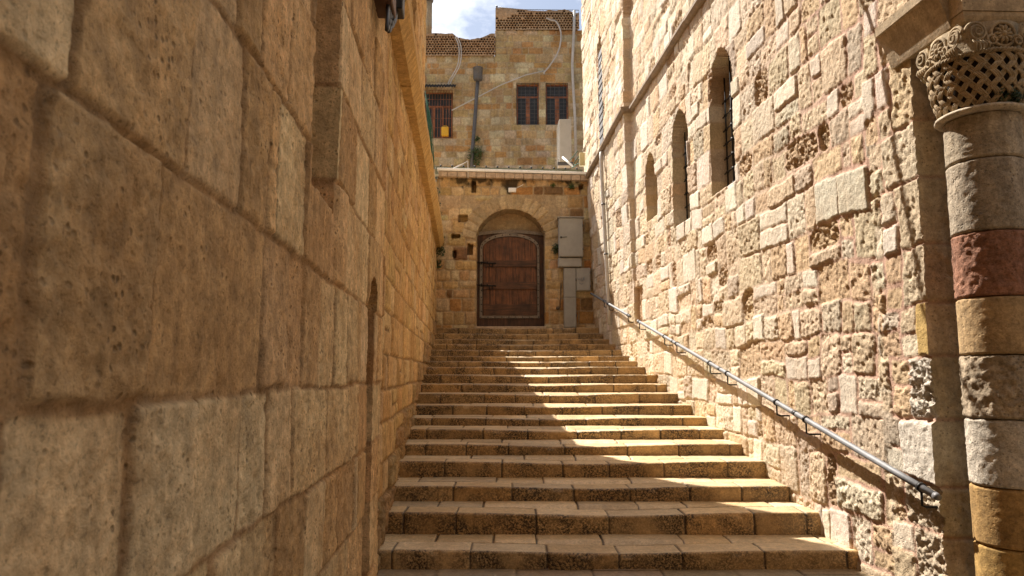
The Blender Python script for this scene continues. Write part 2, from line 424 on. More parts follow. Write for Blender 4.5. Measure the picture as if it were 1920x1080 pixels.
# ------------------------------------------------------------------ ground
GZ = at(1000, 1068, 6.52).z
gm = MB(); gm.add([(-300, -300, GZ - 0.05), (300, -300, GZ - 0.05), (300, 300, GZ - 0.05), (-300, 300, GZ - 0.05)], [(0, 1, 2, 3)])
M['earth'] = plain('dusty_ground', (0.22, 0.165, 0.11), 0.95)
tag(gm.build('ground', M['earth']), kind='structure')
def pav_pick(u, v, rg): return dict(h=rg.uniform(-0.003, 0.003), tu=0, tv=0, rough=0.004, pit=0.001, bev=0.008, round=0.01, col=jit((0.36, 0.27, 0.17), rg, 0.15))
us = lin(-1.6, 5.0, 0.02); vs = cat(lin(-8, 3.4, 0.2), lin(3.4, 6.6, 0.02))
pst = [(b[2], b[3], b[0], b[1]) for b in courses(-8, 6.7, [-1.8, -1.2, -0.65, 0.05, 0.7, 1.3, 1.95, 2.5, 3.2, 3.9, 4.6, 5.3], 0.4, 0.9, random.Random(3), 0)]
U, V, H, C = masonry(us, vs, pst, dict(warp=0.004, ragged=0.003, gap=0.008, mort_h=-0.01, mort_c=(0.1, 0.07, 0.04), pick=pav_pick), 40)
C[..., 3] = 0.35
P = np.stack([U, V, GZ + H], -1)
tag(relief('paving', P, H, C, M['step']), kind='structure')

# ------------------------------------------------------------------ stairs
NOSE = [1033, 962, 912, 866, 833, 805, 783, 760, 738, 720, 703, 688, 677, 667, 655.7, 645, 635.5, 625, 614]
YS = [6.52, 7.16, 7.78, 8.42, 9.06, 9.72, 10.38, 11.04, 11.72, 12.42, 13.1, 13.78, 14.46, 15.14, 15.82, 16.5, 17.18, 17.86, 18.42]
ZS = [at(960, y, Y).z for y, Y in zip(NOSE, YS)]
TOPZ = ZS[-1]
stairs = thing('staircase', 'worn limestone staircase climbing between the two alley walls to the wooden door', 'staircase', (1.0, 6.5, GZ))
srg = random.Random(21)
for k, (Y, Z) in enumerate(zip(YS, ZS)):
    Zb = (ZS[k - 1] if k else GZ) - 0.03
    Yn = (YS[k + 1] + 0.05) if k + 1 < len(YS) else 19.1
    x0 = LA - B * Y - 0.12; x1 = RA - B * Y + 0.14
    xs = lin(x0, x1, 0.011 if k < 6 else 0.018)
    h = Z - Zb; rr = 0.022
    prof = [(0.012, Zb + h * t) for t in np.linspace(0, 1 - rr / h, 10)]
    prof += [(0.012 + rr - rr * math.cos(a), Z - rr + rr * math.sin(a)) for a in (0.5, 1.0, 1.57)]
    ty = np.concatenate([np.linspace(0.05, 0.31, 7), [0.325, 0.335, 0.345], np.linspace(0.37, Yn - Y, 10)])
    prof += [(float(a), Z + 0.0) for a in ty]
    prof = np.array(prof); nr = 12
    # joints
    def joints(lo, hi):
        o = []; x = x0 + srg.uniform(0.1, hi)
        while x < x1: o.append(x); x += srg.uniform(lo, hi)
        return o
    JA, JB = joints(0.5, 0.78), joints(0.4, 1.0)
    XX, SS = np.meshgrid(xs, np.arange(len(prof)), indexing='ij')
    PY = prof[SS, 0]; PZ = prof[SS, 1]
    front = PY < 0.335
    isr = SS <= nr
    def dist(J, X): return np.min(np.abs(X[..., None] - np.array(J + [99.0])), -1)
    wob = 0.006 * (fbm(XX * 5, PZ * 20 + PY * 5 + k * 7, 50 + k, 2) - 0.5)
    d = np.where(front, dist(JA, XX + wob), dist(JB, XX + wob))
    gw = 0.011 if k < 8 else 0.014
    grv = 1 - sst(gw * 0.4, gw, d)
    grv = np.maximum(grv, (1 - sst(0.005, 0.01, np.abs(PY - 0.335))) * (~isr))
    # each block has its own slight offset and colour
    ids = np.where(front, np.searchsorted(JA, XX), 100 + np.searchsorted(JB, XX))
    br = np.random.RandomState(k + 3).rand(300, 4)
    off = (br[ids, 0] - 0.5) * 0.008
    rough = (fbm(XX * 14, PZ * 14 + PY * 14, 70 + k, 4) - 0.5) * np.where(isr, 0.014, 0.006)
    chip = 0.016 * sst(0.55, 0.8, fbm(XX * 6, XX * 0 + k * 5.1, 44, 3)) * np.exp(-(PY / 0.03) ** 2) * sst(Z - 0.06, Z, PZ)
    wear = -chip - 0.03 * np.exp(-((XX - (x0 + x1) / 2) / 0.9) ** 2) * (PY < 0.4) - 0.01 * (fbm(XX * 0.8, PZ * 0 + k * 3.3, 90, 2) - 0.5)
    dep = rough + off - 0.016 * grv
    P = np.empty(XX.shape + (3,))
    wy = np.where(isr, 1.0, 0.0)
    wy = np.where((SS > 9) & isr, 0.6, wy)
    P[..., 0] = XX; P[..., 1] = Y + PY + chip * 1.2 - dep * wy + 0.02 * (fbm(XX * 0.7, XX * 0 + k, 33, 2) - 0.5); P[..., 2] = PZ + dep * (1 - wy) + wear * sst(Zb, Z, PZ)
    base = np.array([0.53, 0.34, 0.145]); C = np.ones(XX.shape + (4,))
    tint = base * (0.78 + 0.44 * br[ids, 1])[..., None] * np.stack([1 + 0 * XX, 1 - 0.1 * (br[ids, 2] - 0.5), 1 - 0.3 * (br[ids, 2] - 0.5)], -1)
    tint = np.where(isr[..., None], tint, tint * np.array([1.22, 1.44, 1.98]))  # tread colour whitened, sunlight on the tops put into the tint
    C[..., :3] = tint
    soil_shade = np.where(isr, 1.9, 0.2) * (0.55 + 0.6 * br[ids, 3]) * (1.0 - 0.62 * sst(x0 + 0.6, x1, XX))  # riser dirt, thinned to the right to put the sunlit side into colour
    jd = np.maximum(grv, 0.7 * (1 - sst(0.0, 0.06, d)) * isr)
    soil_shade = np.clip(soil_shade + jd * 0.5, 0, 1)
    C[..., 3] = np.clip(soil_shade * 1.15, 0, 1)
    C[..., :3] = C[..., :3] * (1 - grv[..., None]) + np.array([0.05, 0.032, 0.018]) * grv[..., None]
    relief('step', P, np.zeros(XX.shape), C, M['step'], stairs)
own(stairs)

# ------------------------------------------------------------------ right wall
PINK = np.array([0.52, 0.33, 0.245]); CREAM = np.array([0.6, 0.47, 0.34])
def rmort(U, V):
    k = sst(6.0, 9.0, U + 1.2 * (fbm(U * 1.5, V * 1.5, 5, 2) - 0.5))[..., None]
    return PINK * (1 - k) + CREAM * k
def rpick(u, v, rg):
    near = max(0.0, min(1.0, (10 - u) / 4))
    q = rg.random()
    p = dict(h=rg.uniform(-0.008, 0.014), tu=rg.uniform(-0.03, 0.03), tv=rg.uniform(-0.03, 0.03), rough=rg.uniform(0.006, 0.019), pit=rg.uniform(0.003, 0.012), bev=rg.uniform(0.008, 0.022), round=rg.uniform(0.015, 0.05), dome=rg.uniform(0, 0.006))
    base = (0.65, 0.52, 0.355) if q < 0.5 else ((0.69, 0.59, 0.44) if q < 0.72 else ((0.62, 0.455, 0.28) if q < 0.9 else (0.54, 0.445, 0.33)))
    if rg.random() < 0.22: p.update(rough=0.004, pit=0.002, bev=0.012, h=rg.uniform(0.0, 0.02), round=0.015, dome=0.0); base = (0.74, 0.655, 0.53)   # dressed repairs
    elif rg.random() < 0.07: p.update(h=-0.022, rough=0.055, pit=0.016, round=0.1); base = (0.52, 0.37, 0.23)                                          # rotted stones
    if near > 0: p['gapk'] = 1 + 0.6 * near * rg.random()
    p['col'] = jit(tuple(x * (1 - 0.1 * near) for x in base), rg, 0.13, 0.03)  # near stones coloured darker, standing in for self-shadowing of their rough faces
    if near > 0.3: p['pit'] *= 1.15
    return p
rr_ = random.Random(11)
vb = hbands(-2.0, 12.4, 0.24, 0.5, rr_)
rs = courses(5.36, 21.8, vb, 0.22, 0.72, rr_, 0.3, 0.03)
# quoins at the corner, read off the photograph (height rows at the corner)
qz = [at(1740, y, 5.36).z for y in (1150, 1010, 915, 787, 666, 565, 456, 330, 222, 90, -60)]
UQ = 5.36
rs = [s for s in rs if s[1] > UQ + 0.62 or s[2] > qz[-1]]
rs = [(max(s[0], UQ + 0.5), *s[1:]) if s[3] < qz[-1] + 0.1 else s for s in rs]
Q = dict(tu=0.0, tv=0.0, dome=0.0)
ql = [(0.36, dict(col=(0.5, 0.42, 0.31), rough=0.03, pit=0.02, h=0.0)), (0.44, dict(col=(0.5, 0.42, 0.31), rough=0.03, pit=0.02, h=0.0)), (0.42, dict(col=(0.64, 0.58, 0.49), rough=0.008, pit=0.005, h=0.03, round=0.02)),
      (0.26, dict(col=(0.6, 0.54, 0.45), rough=0.04, pit=0.025, h=0.02)), (0.12, dict(col=(0.5, 0.34, 0.12), rough=0.003, pit=0.001, h=0.02, round=0.01)),
      (0.3, dict(col=(0.55, 0.45, 0.31), rough=0.012, pit=0.01, h=0.012)), (0.3, dict(col=(0.54, 0.44, 0.3), rough=0.012, pit=0.01, h=0.012)),
      (0.42, dict(col=(0.58, 0.49, 0.35), rough=0.012, pit=0.009, h=0.012)), (0.26, dict(col=(0.56, 0.43, 0.26), rough=0.014, pit=0.012, h=0.012)),
      (0.4, dict(col=(0.56, 0.43, 0.28), rough=0.012, pit=0.01, h=0.0))]
qrg = random.Random(2)
for (za, zb), (ln, ov) in zip(zip(qz[:-1], qz[1:]), ql):
    rs.append((UQ - 0.06, UQ + ln, za, zb, {**Q, **ov, 'gapk': 1.0}))
    u = UQ + ln
    while u < UQ + 0.62:
        nx = min(UQ + 0.66, u + qrg.uniform(0.16, 0.3)); zm = za + (zb - za) * qrg.uniform(0.4, 0.6)
        rs += [(u, nx, za, zm), (u, nx, zm, zb)]; u = nx + 1e-3
us = cat(lin(5.36, 8.0, 0.011), lin(8.0, 12.0, 0.016), lin(12.0, 19.6, 0.026))
vs = cat(lin(-1.95, 0.6, 0.0125), lin(0.6, 4.6, 0.016), lin(4.6, 12.0, 0.03))
U, V, H, C = masonry(us, vs, rs, dict(warp=0.06, wf=1.2, ragged=0.021, gap=0.016, mort_h=-0.009, mort_c=rmort, pick=rpick, swell=0.04, k1=0.6, k2=0.95, k3=1.1, mn=0.018), 100)
# the far third of the wall stands forward
OFF = 0.16
Y_P = onw(1187, 300, RA)[0]
fo = sst(Y_P - 0.012, Y_P + 0.012, U) * OFF * np.clip((V - 0.6) / 4.4, 0, 1)
H = H + fo
WIN = []
for (x0, x1, ysill, ytop, nm) in ((1335, 1379, 338, 80, 'tall'), (1264, 1294, 408, 199, 'mid'), (1212, 1233, 400, 284, 'small')):
    ua = onw(x1, ysill, RA)[0]; ub = onw(x0, ysill, RA)[0]; va = onw(x1, ysill, RA)[1]; um = 0.5 * (ua + ub)
    xm = 960 + F_PX * ray(0, 300)[1] * 0 + F_PX * ((RA - B * um) / um) * CP
    vt = onw(0.5 * (x0 + x1), ytop, RA)[1]
    WIN.append((ua, ub, va, vt, nm))
    msk = lancet(U, V, ua, ub, va, vt)
    H[msk] = -0.36
# slit with a shutter in the far part, recess at the end, broken bit low on the offset
ua, va = onw(1131, 278, RA - OFF); ub, _ = onw(1123, 200, RA - OFF); vt = onw(1127, 62, RA - OFF)[1]
SLIT = (ua, ub, va, vt)
H[lancet(U, V, ua, ub, va, vt)] = -0.02
ua2, va2 = onw(1205, 602, RA); ub2, vt2 = onw(1192, 540, RA)
msk = (U > ua2 + 0.03 * (fbm(V * 9, V * 0, 3, 2) - 0.5)) & (U < ub2) & (V > va2) & (V < vt2); H[msk] = H[msk] - 0.07; C[msk, :3] = (0.46, 0.29, 0.16)
right = thing('stone_wall', 'sunlit rough limestone wall with lancet windows along the right of the stairs', 'wall', (3.2, 5.5, GZ))
RP = side_points(U, V, H, RA, NR); SEAM = (vs.copy(), RP[0].copy())
relief('masonry', RP, H, C, M['right'], right)

def wallpt(A, nrm, u, v, h): return Vector((A - B * u + nrm.x * h, u + nrm.y * h, v))
for (ua, ub, va, vt, nm) in WIN:
    pn = MB(); um = 0.5 * (ua + ub); wd = ub - ua; sp = vt - wd * 0.62
    n = 14; loop = [wallpt(RA, NR, ua - .02, va - 0.02, -0.33), wallpt(RA, NR, ub + .02, va - 0.02, -0.33), wallpt(RA, NR, ub + .02, sp, -0.33), wallpt(RA, NR, um, vt + .02, -0.33), wallpt(RA, NR, ua - .02, sp, -0.33)]
    pn.prism(loop, NR * -0.03)
    win = pn.build('window', M['dark'], right)
    win.matrix_parent_inverse = Matrix.Translation(-right.location)
    if nm == 'small': continue
    g = MB(); d = -0.19
    nb = 4
    for i in range(nb):
        u = ua + wd * (i + 0.5) / nb; hh = sp + wd * (0.62 if i in (1, 2) else 0.3)
        g.tube([wallpt(RA, NR, u, va - 0.02, d), wallpt(RA, NR, u, hh, d)], 0.012, 6)
    nh = int((sp - va) / 0.2)
    for j in range(nh):
        z = va + 0.12 + j * (sp - va) / nh
        g.tube([wallpt(RA, NR, ua - 0.01, z, d), wallpt(RA, NR, ub + 0.01, z, d)], 0.011, 6)
        for i in range(nb):
            p = wallpt(RA, NR, ua + wd * (i + 0.5) / nb, z, d); g.ball(p, 0.024, n=6)
    go = g.build('window_grille', M['iron'], win)
sh = MB(); ua, ub, va, vt = SLIT
for i in range(14):
    za = va + (vt - 0.35 - va) * i / 14; zb = va + (vt - 0.35 - va) * (i + 0.985) / 14
    sh.box(wallpt(RA, NR, 0.5 * (ua + ub), 0.5 * (za + zb), OFF - 0.015), (0.03, (ub - ua) * 0.98, zb - za), rz=B, rot=Matrix.Rotation(B, 4, 'Z') @ Matrix.Rotation(0.12, 4, 'Y'))
sh.build('shutter', M['shutter'], right)
# string course: a thin ledge stepping round the offset
v_s = onw(1190, 205, RA)[1]; v_s2 = onw(1105, 330, RA - OFF)[1]
sc = MB()
def ledge(mb, u0, u1, z0, z1, A, nrm, o, proj, hgt, seg=0.7):
    n = max(1, int(abs(u1 - u0) / seg)); rg = random.Random(5)
    for i in range(n):
        a = u0 + (u1 - u0) * i / n; b_ = u0 + (u1 - u0) * (i + 1) / n - 0.004
        za, zb = z0 + (z1 - z0) * i / n, z0 + (z1 - z0) * (i + 1) / n
        j = rg.uniform(-0.006, 0.006); pr = proj + rg.uniform(-0.006, 0.006)
        lp = lambda u, z: [wallpt(A, nrm, u, z + j, o - 0.12), wallpt(A, nrm, u, z + j, o + pr * 0.55), wallpt(A, nrm, u, z + hgt * 0.45 + j, o + pr), wallpt(A, nrm, u, z + hgt * 0.9 + j, o + pr), wallpt(A, nrm, u, z + hgt + j, o + pr * 0.9), wallpt(A, nrm, u, z + hgt + j + 0.02, o - 0.12)]
        p, q = lp(a, za), lp(b_, zb)
        m = len(p); mb.add(p + q, [tuple(range(m)), tuple(range(2 * m - 1, m - 1, -1))] + [(i2, i2 + m, (i2 + 1) % m + m, (i2 + 1) % m) for i2 in range(m)])
ledge(sc, 7.5, Y_P - 0.0, v_s, v_s, RA, NR, 0.0, 0.1, 0.1)
ledge(sc, Y_P - 0.1, 19.2, v_s, v_s2 - 0.05, RA, NR, OFF, 0.1, 0.1)
sc.build('string_course', M['ledge'], right)
# impost cornice beside the capital
ci = MB()
cz = onw(1641, 56, RA - 0.14)[1]; u_e = onw(1641, 56, RA - 0.14)[0]
def prof_c(u): return [wallpt(RA, NR, u, cz - 0.34, -0.1), wallpt(RA, NR, u, cz - 0.34, 0.03), wallpt(RA, NR, u, cz - 0.31, 0.04), wallpt(RA, NR, u, cz - 0.22, 0.065), wallpt(RA, NR, u, cz - 0.13, 0.105), wallpt(RA, NR, u, cz - 0.075, 0.13), wallpt(RA, NR, u, cz - 0.07, 0.145), wallpt(RA, NR, u, cz, 0.15), wallpt(RA, NR, u, cz + 0.01, -0.1)]
p, q = prof_c(4.85), prof_c(u_e); m = len(p)
ci.add(p + q, [tuple(range(m)), tuple(range(2 * m - 1, m - 1, -1))] + [(i, i + m, (i + 1) % m + m, (i + 1) % m) for i in range(m)])
ci.build('cornice', M['cornice'], right)

own(right)

# ------------------------------------------------------------------ facade that turns the corner behind the column
us = cat(lin(RA - B * 5.36, 4.0, 0.016), lin(4.0, 9.0, 0.1)); vs = SEAM[0]
fs_ = []
for za, zb in zip(qz[:-1], qz[1:]): fs_ += [(3.1, 3.1 + qrg.uniform(0.35, 0.6), za, zb), (3.6, 4.3, za, zb), (4.3, 5.2, za, zb), (5.2, 6.3, za, zb), (6.3, 7.6, za, zb), (7.6, 9.2, za, zb)]
def fpick(u, v, rg): return dict(h=rg.uniform(0, 0.01), tu=0, tv=0, rough=0.01, pit=0.006, bev=0.015, round=0.02, col=jit((0.5, 0.39, 0.25), rg, 0.1))
U, V, H, C = masonry(us, vs, fs_, dict(warp=0.006, ragged=0.006, gap=0.014, mort_h=-0.012, mort_c=(0.45, 0.3, 0.2), pick=fpick), 300)
FP = front_points(U, V, H, 5.37)
for i in (0, 1): FP[0, :, i] = np.interp(vs, SEAM[0], SEAM[1][:, i])
fac = relief('church_facade', FP, H, C, M['back'])
tag(fac, 'shaded limestone facade turning the corner behind the banded column', 'facade')

# ------------------------------------------------------------------ unseen building added behind the viewer to block sky light
cb = MB(); cb.box((6.0, -7.5, GZ + 7.0), (22.0, 2.0, 14.0)); cbo = cb.build('courtyard_blocker', M['backing_'])
tag(cbo, 'unseen plain stone block added opposite the staircase to cut sky light', 'building')
# ------------------------------------------------------------------ column
cx, cy, RC = 3.38, 4.97, 0.238
def cz_(y, Yf=4.76): return at(1880, y, Yf).z
column = thing('column', 'banded stone column with basket weave capital at the right edge', 'column', (cx, cy, GZ))
rows = [(1200, 1034), (1034, 918), (918, 787), (787, 664), (664, 553), (553, 429), (429, 292), (292, 206)]
dcol = [(0.46, 0.29, 0.1), (0.42, 0.26, 0.1), (0.62, 0.55, 0.45), (0.5, 0.4, 0.28), (0.48, 0.33, 0.17), (0.38, 0.19, 0.12), (0.42, 0.35, 0.26), (0.46, 0.38, 0.27)]
dlab = ['smooth yellow ochre drum at the foot of the shaft', 'smooth brown ochre drum', 'pale whitish limestone drum', 'rough pitted beige drum', 'smooth tan drum', 'weathered dark red drum', 'grey stained limestone drum', 'grey beige drum under the ring']
drgh = [0.003, 0.003, 0.008, 0.022, 0.004, 0.014, 0.008, 0.006]
for i, ((ya, yb), c, lb, rg_) in enumerate(zip(rows, dcol, dlab, drgh)):
    za, zb = (GZ + 0.18 if i == 0 else cz_(ya)), cz_(yb)
    hh = zb - za - 0.006; npz = 28
    prof = [(RC * 0.94, 0.0), (RC - 0.008, 0.004), (RC, 0.012)] + [(RC, 0.02 + (hh - 0.04) * k / npz) for k in range(npz + 1)] + [(RC, hh - 0.012), (RC - 0.008, hh - 0.004), (RC * 0.94, hh)]
    mb = MB(); mb.lathe((cx, cy, za), prof, 110, noise=rg_ * 2, seed=400 + i)
    mt = stone('column_drum_stone', base=c, pores=0.5 if rg_ > 0.005 else 0.15, mott=0.4, warm=tuple(x * 0.55 for x in c), warm_amt=0.7, bs=1.0 if rg_ > 0.005 else 0.5, streak=0.3, grain=0.4)[0]
    o = mb.build('drum', mt, column); o['label'] = lb
mb = MB(); mb.lathe((cx, cy, GZ), [(0.32, 0), (0.32, 0.06), (0.28, 0.08), (0.29, 0.11), (0.26, 0.14), (0.22, 0.18)], 64); mb.build('base', M['pale'], column)
zr0, zr1 = cz_(206, 4.74), cz_(192, 4.72)
mb = MB(); rm = 0.5 * (zr1 - zr0)
mb.lathe((cx, cy, zr0), [(RC, 0)] + [(RC + 0.012 + 0.042 * math.cos(a), rm + rm * math.sin(a)) for a in np.linspace(-1.5, 1.5, 9)] + [(RC, 2 * rm)], 90, noise=0.01, seed=9)
mb.build('astragal_ring', M['pale'], column)
zc0, zc1, zc2 = zr1, at(1890, 96, 4.69).z, at(1890, 36, 4.68).z
hb = zc1 - zc0
def bell(t): return 0.244 + 0.058 * math.sin(min(1, t * 1.15) * math.pi / 2) ** 0.8 + 0.006 * t
core = MB(); core.lathe((cx, cy, zc0), [(bell(t) - 0.035, hb * t) for t in np.linspace(0, 1, 12)], 48); cap_core = core.build('capital', M['carved_dark'], column)  # core behind the weave coloured near black
wv = MB(); nbands = 20
for fam in (1, -1):
    for i in range(nbands):
        a0 = 2 * math.pi * i / nbands
        for sub in (-1, 0, 1):
            pts = []
            for t in np.linspace(0.0, 1.0, 26):
                an = a0 + fam * (t * 1.0) + sub * 0.049
                ph = math.sin((t * 1.0 * 2 * nbands / (2 * math.pi)) * math.pi + (0 if fam > 0 else math.pi))
                r = bell(t) + 0.008 * ph
                z = hb * t + 0.018 * sub * (1 if fam < 0 else -1) * 0
                pts.append((cx + r * math.cos(an), cy + r * math.sin(an), zc0 + z))
            wv.tube(pts, 0.0086, 6, cap=False)
wv.build('basket_weave', M['carved'], cap_core)
rp = MB()
for ph in (0, math.pi):
    pts = []
    for k in range(480):
        a = 2 * math.pi * k / 480; q = a * 40 + ph
        r = bell(1.0) + 0.01 + 0.008 * math.cos(q); pts.append((cx + r * math.cos(a), cy + r * math.sin(a), zc1 + 0.008 * math.sin(q)))
    rp.tube(pts, 0.0095, 5, closed=True)
rp.build('rope_moulding', M['carved'], cap_core)
# carved block above the rope: scrolls, leaves, rosettes
hu = zc2 - zc1
up = MB(); up.lathe((cx, cy, zc1), [(0.3, 0), (0.27, hu * 0.2), (0.26, hu * 0.6), (0.28, hu)], 48); upo = up.build('carved_block', M['carved'], column)
AB0 = R(227)
sc_ = MB()
def spiral(c, ax, ay, r0, turns, rad, n=46, nrm=None):
    pts = []; rs_ = []
    for k in range(n):
        t = k / (n - 1); a = t * turns * 2 * math.pi; r = r0 * (1 - 0.86 * t)
        p = c + ax * math.cos(a) * r + ay * math.sin(a) * r + (nrm * 0.03 * t if nrm else Vector((0, 0, 0))); pts.append(p); rs_.append(rad * (1 - 0.5 * t))
    sc_.tube(pts, rs_, 6)
Zv = Vector((0, 0, 1))
for q in range(4):
    ac = AB0 + q * math.pi / 2                            # corners
    oc = Vector((math.cos(ac), math.sin(ac), 0))
    for sgn in (-1, 1):
        tn = Vector((-math.sin(ac), math.cos(ac), 0)) * sgn
        nrm = (oc * 0.7 + tn * 0.7).normalized(); axd = (oc * 0.7 - tn * 0.7).normalized()
        c = Vector((cx, cy, zc1 + hu * 0.6)) + oc * 0.325 + tn * 0.06
        spiral(c, axd, Zv, hu * 0.33, 2.4, 0.012, nrm=nrm)
        spiral(c - axd * 0.1 + Vector((0, 0, -hu * 0.28)) + nrm * 0.01, -axd, Zv, hu * 0.2, 1.6, 0.01, nrm=nrm)
        # stalk that curls out of the rope
        sc_.tube([c - axd * 0.12 + Vector((0, 0, -hu * 0.55)), c - axd * 0.08 + Vector((0, 0, -hu * 0.2)), c - axd * 0.05 + Vector((0, 0, hu * 0.3)), c + axd * 0.03 + Vector((0, 0, hu * 0.34))], [0.013, 0.012, 0.011, 0.009], 6)
        for j in range(5):
            sc_.tube([c + axd * (0.02 - 0.024 * j) + Vector((0, 0, -hu * 0.6)) + nrm * 0.01, c + axd * (0.03 - 0.024 * j) + Vector((0, 0, -hu * 0.42)) + nrm * 0.035, c + axd * (0.04 - 0.022 * j) + Vector((0, 0, -hu * 0.28)) + nrm * 0.02], [0.006, 0.01, 0.005], 5)
sc_.build('scroll', M['carved'], upo)
rz = MB()
for q in range(4):
    an = AB0 + R(45) + q * math.pi / 2; nrm = Vector((math.cos(an), math.sin(an), 0)); tx = Vector((-nrm.y, nrm.x, 0))
    c = Vector((cx, cy, zc1 + hu * 0.55)) + nrm * 0.275; rr0 = hu * 0.38
    rz.tube([c + (tx * math.cos(a) + Zv * math.sin(a)) * rr0 for a in np.linspace(0, 2 * math.pi, 25)[:-1]], 0.014, 6, closed=True)
    for k in range(10):
        a = 2 * math.pi * k / 10; d = tx * math.cos(a) + Zv * math.sin(a)
        rz.tube([c + d * 0.01 + nrm * 0.012, c + d * rr0 * 0.55 + nrm * 0.016, c + d * rr0 * 0.88], [0.005, 0.014, 0.003], 5)
    rz.ball(c + nrm * 0.012, 0.022)
rz.build('rosette', M['carved'], upo)
ab = MB(); zt = at(1895, 16, 4.68).z
sq = lambda r, z: [(cx + r * math.cos(AB0 + k * math.pi / 2), cy + r * math.sin(AB0 + k * math.pi / 2), z) for k in range(4)]
lv = [(0.31, zc2), (0.335, zc2 + 0.015), (0.35, zc2 + (zt - zc2) * 0.6), (0.35, zt)]
vs_ = []; fs2 = []
for r, z in lv: vs_ += sq(r, z)
for i in range(len(lv) - 1): fs2 += [(i * 4 + k, i * 4 + (k + 1) % 4, i * 4 + 4 + (k + 1) % 4, i * 4 + 4 + k) for k in range(4)]
fs2 += [(3, 2, 1, 0), tuple(range((len(lv) - 1) * 4, len(lv) * 4))]
ab.add(vs_, fs2); ab.build('abacus', M['cornice'], column)
ex = MB()
zk = zt + 0.004
for k in range(5):
    h_ = 0.42; a = zk + k * (h_ + 0.012)
    vs_ = sq(0.36, a) + sq(0.36, a + h_); ex.add(vs_, [(3, 2, 1, 0), (4, 5, 6, 7)] + [(j, (j + 1) % 4, 4 + (j + 1) % 4, 4 + j) for j in range(4)])
ex.build('springer_block', M['cornice'], column)
own(column)

TOPU = 7.62                                       # top of the tall building on the left
# ------------------------------------------------------------------ left wall, near part
def lmort(U, V):
    k = fbm(U * 2, V * 2, 77, 3)[..., None]
    return np.array([0.5, 0.31, 0.15]) * (0.6 + 0.7 * k)
LB = (0.74, 0.485, 0.235)
def lpick(u, v, rg):
    q = rg.random()
    c = LB if q < 0.4 else ((0.79, 0.56, 0.3) if q < 0.65 else ((0.62, 0.39, 0.18) if q < 0.85 else (0.86, 0.64, 0.36)))
    return dict(h=rg.uniform(-0.008, 0.014), tu=rg.uniform(-0.012, 0.012), tv=rg.uniform(-0.02, 0.02), rough=rg.uniform(0.004, 0.009), pit=rg.uniform(0.001, 0.007), bev=rg.uniform(0.004, 0.01), round=rg.uniform(0.01, 0.035), dome=rg.uniform(0, 0.003), col=jit(c, rg, 0.14, 0.025), gapk=rg.uniform(0.6, 1.5))
Y_C = onw(724, 300, LA)[0]
us = cat(lin(-12, 0.6, 0.2), lin(0.6, 2.0, 0.008), lin(2.0, Y_C, 0.014)); vs = cat(lin(-1.95, 3.4, 0.012), lin(3.4, TOPU, 0.06))
vbl = [-2.0, -1.52, -1.0, -0.53, -0.06, 0.5, 1.05, 1.6, 2.13, 2.62, 3.1, 3.6, 4.1, 4.6, 5.1, 5.6, 6.1, 6.6, 7.1, 7.7, 8.3, 8.9, 9.6]
lrg = random.Random(5); ls = []
NEAR = {(-1.0, -0.53): (160, 405, 460, 522, 570, 606, 630), (-0.53, -0.06): (22, 255, 373, 456, 505, 548, 612, 668), (-0.06, 0.5): (60, 288, 498, 545, 572, 600, 628, 652, 676),
        (0.5, 1.05): (122, 346, 455, 505, 522, 575, 622, 648), (1.05, 1.6): (30, 258, 368, 445, 490, 545, 600, 640)}
ROWY = {(-1.0, -0.53): 985, (-0.53, -0.06): 830, (-0.06, 0.5): 590, (0.5, 1.05): 330, (1.05, 1.6): 120}
for va, vb2 in zip(vbl[:-1], vbl[1:]):
    key = (va, vb2)
    if key in NEAR:
        js = [onw(px, ROWY[key] + (590 - ROWY[key]) * 0.0, LA)[0] for px in NEAR[key]]
        ls += courses(-12, js[0] - 0.9, [va, vb2], 0.5, 1.2, lrg, 0)
        js = [js[0] - 0.85] + js
        ls += [(a, b_, va, vb2) + (({'col': (0.86, 0.66, 0.38)},) if va == -0.53 and k in (3, 4) else ()) for k, (a, b_) in enumerate(zip(js[:-1], js[1:]))]
        ls += courses(js[-1], Y_C, [va, vb2], 0.3, 0.9, lrg, 0)[1:]
        ls.append((js[-1], js[-1] + 0.6, va, vb2))
    else: ls += courses(-12, Y_C, [va, vb2], 0.34, 1.2, lrg, 0.05, 0.02)
U, V, H, C = masonry(us, vs, ls, dict(warp=0.024, wf=0.8, ragged=0.013, gap=0.013, mort_h=-0.011, mort_c=lmort, k1=0.9, k2=1.0, k3=1.0, pick=lpick, swell=0.015), 500)
s0 = onw(579, 338, LA)[0]; s1 = onw(626, 398, LA)[0]; sz = onw(600, 368, LA)[1]
msk = (U > s0) & (U < s1) & (V > sz + 0.03 * (fbm(U * 6, U * 0, 4, 2) - 0.5)) & (V < 2.75); H[msk] = -0.75
d0 = onw(684, 800, LA)[0]; d1 = onw(704, 560, LA)[0]; dz = onw(701, 524, LA)[1]
msk = lancet(U, V, d0, d1, GZ - 0.1, dz, False); H[msk] = -0.55
lw = thing('stone_wall', 'tall shaded brown limestone wall filling the left side with a slit window', 'wall', (-1.0, 2.5, GZ))
relief('masonry', side_points(U, V, H, LA, NL), H, C, M['left'], lw)
own(lw)

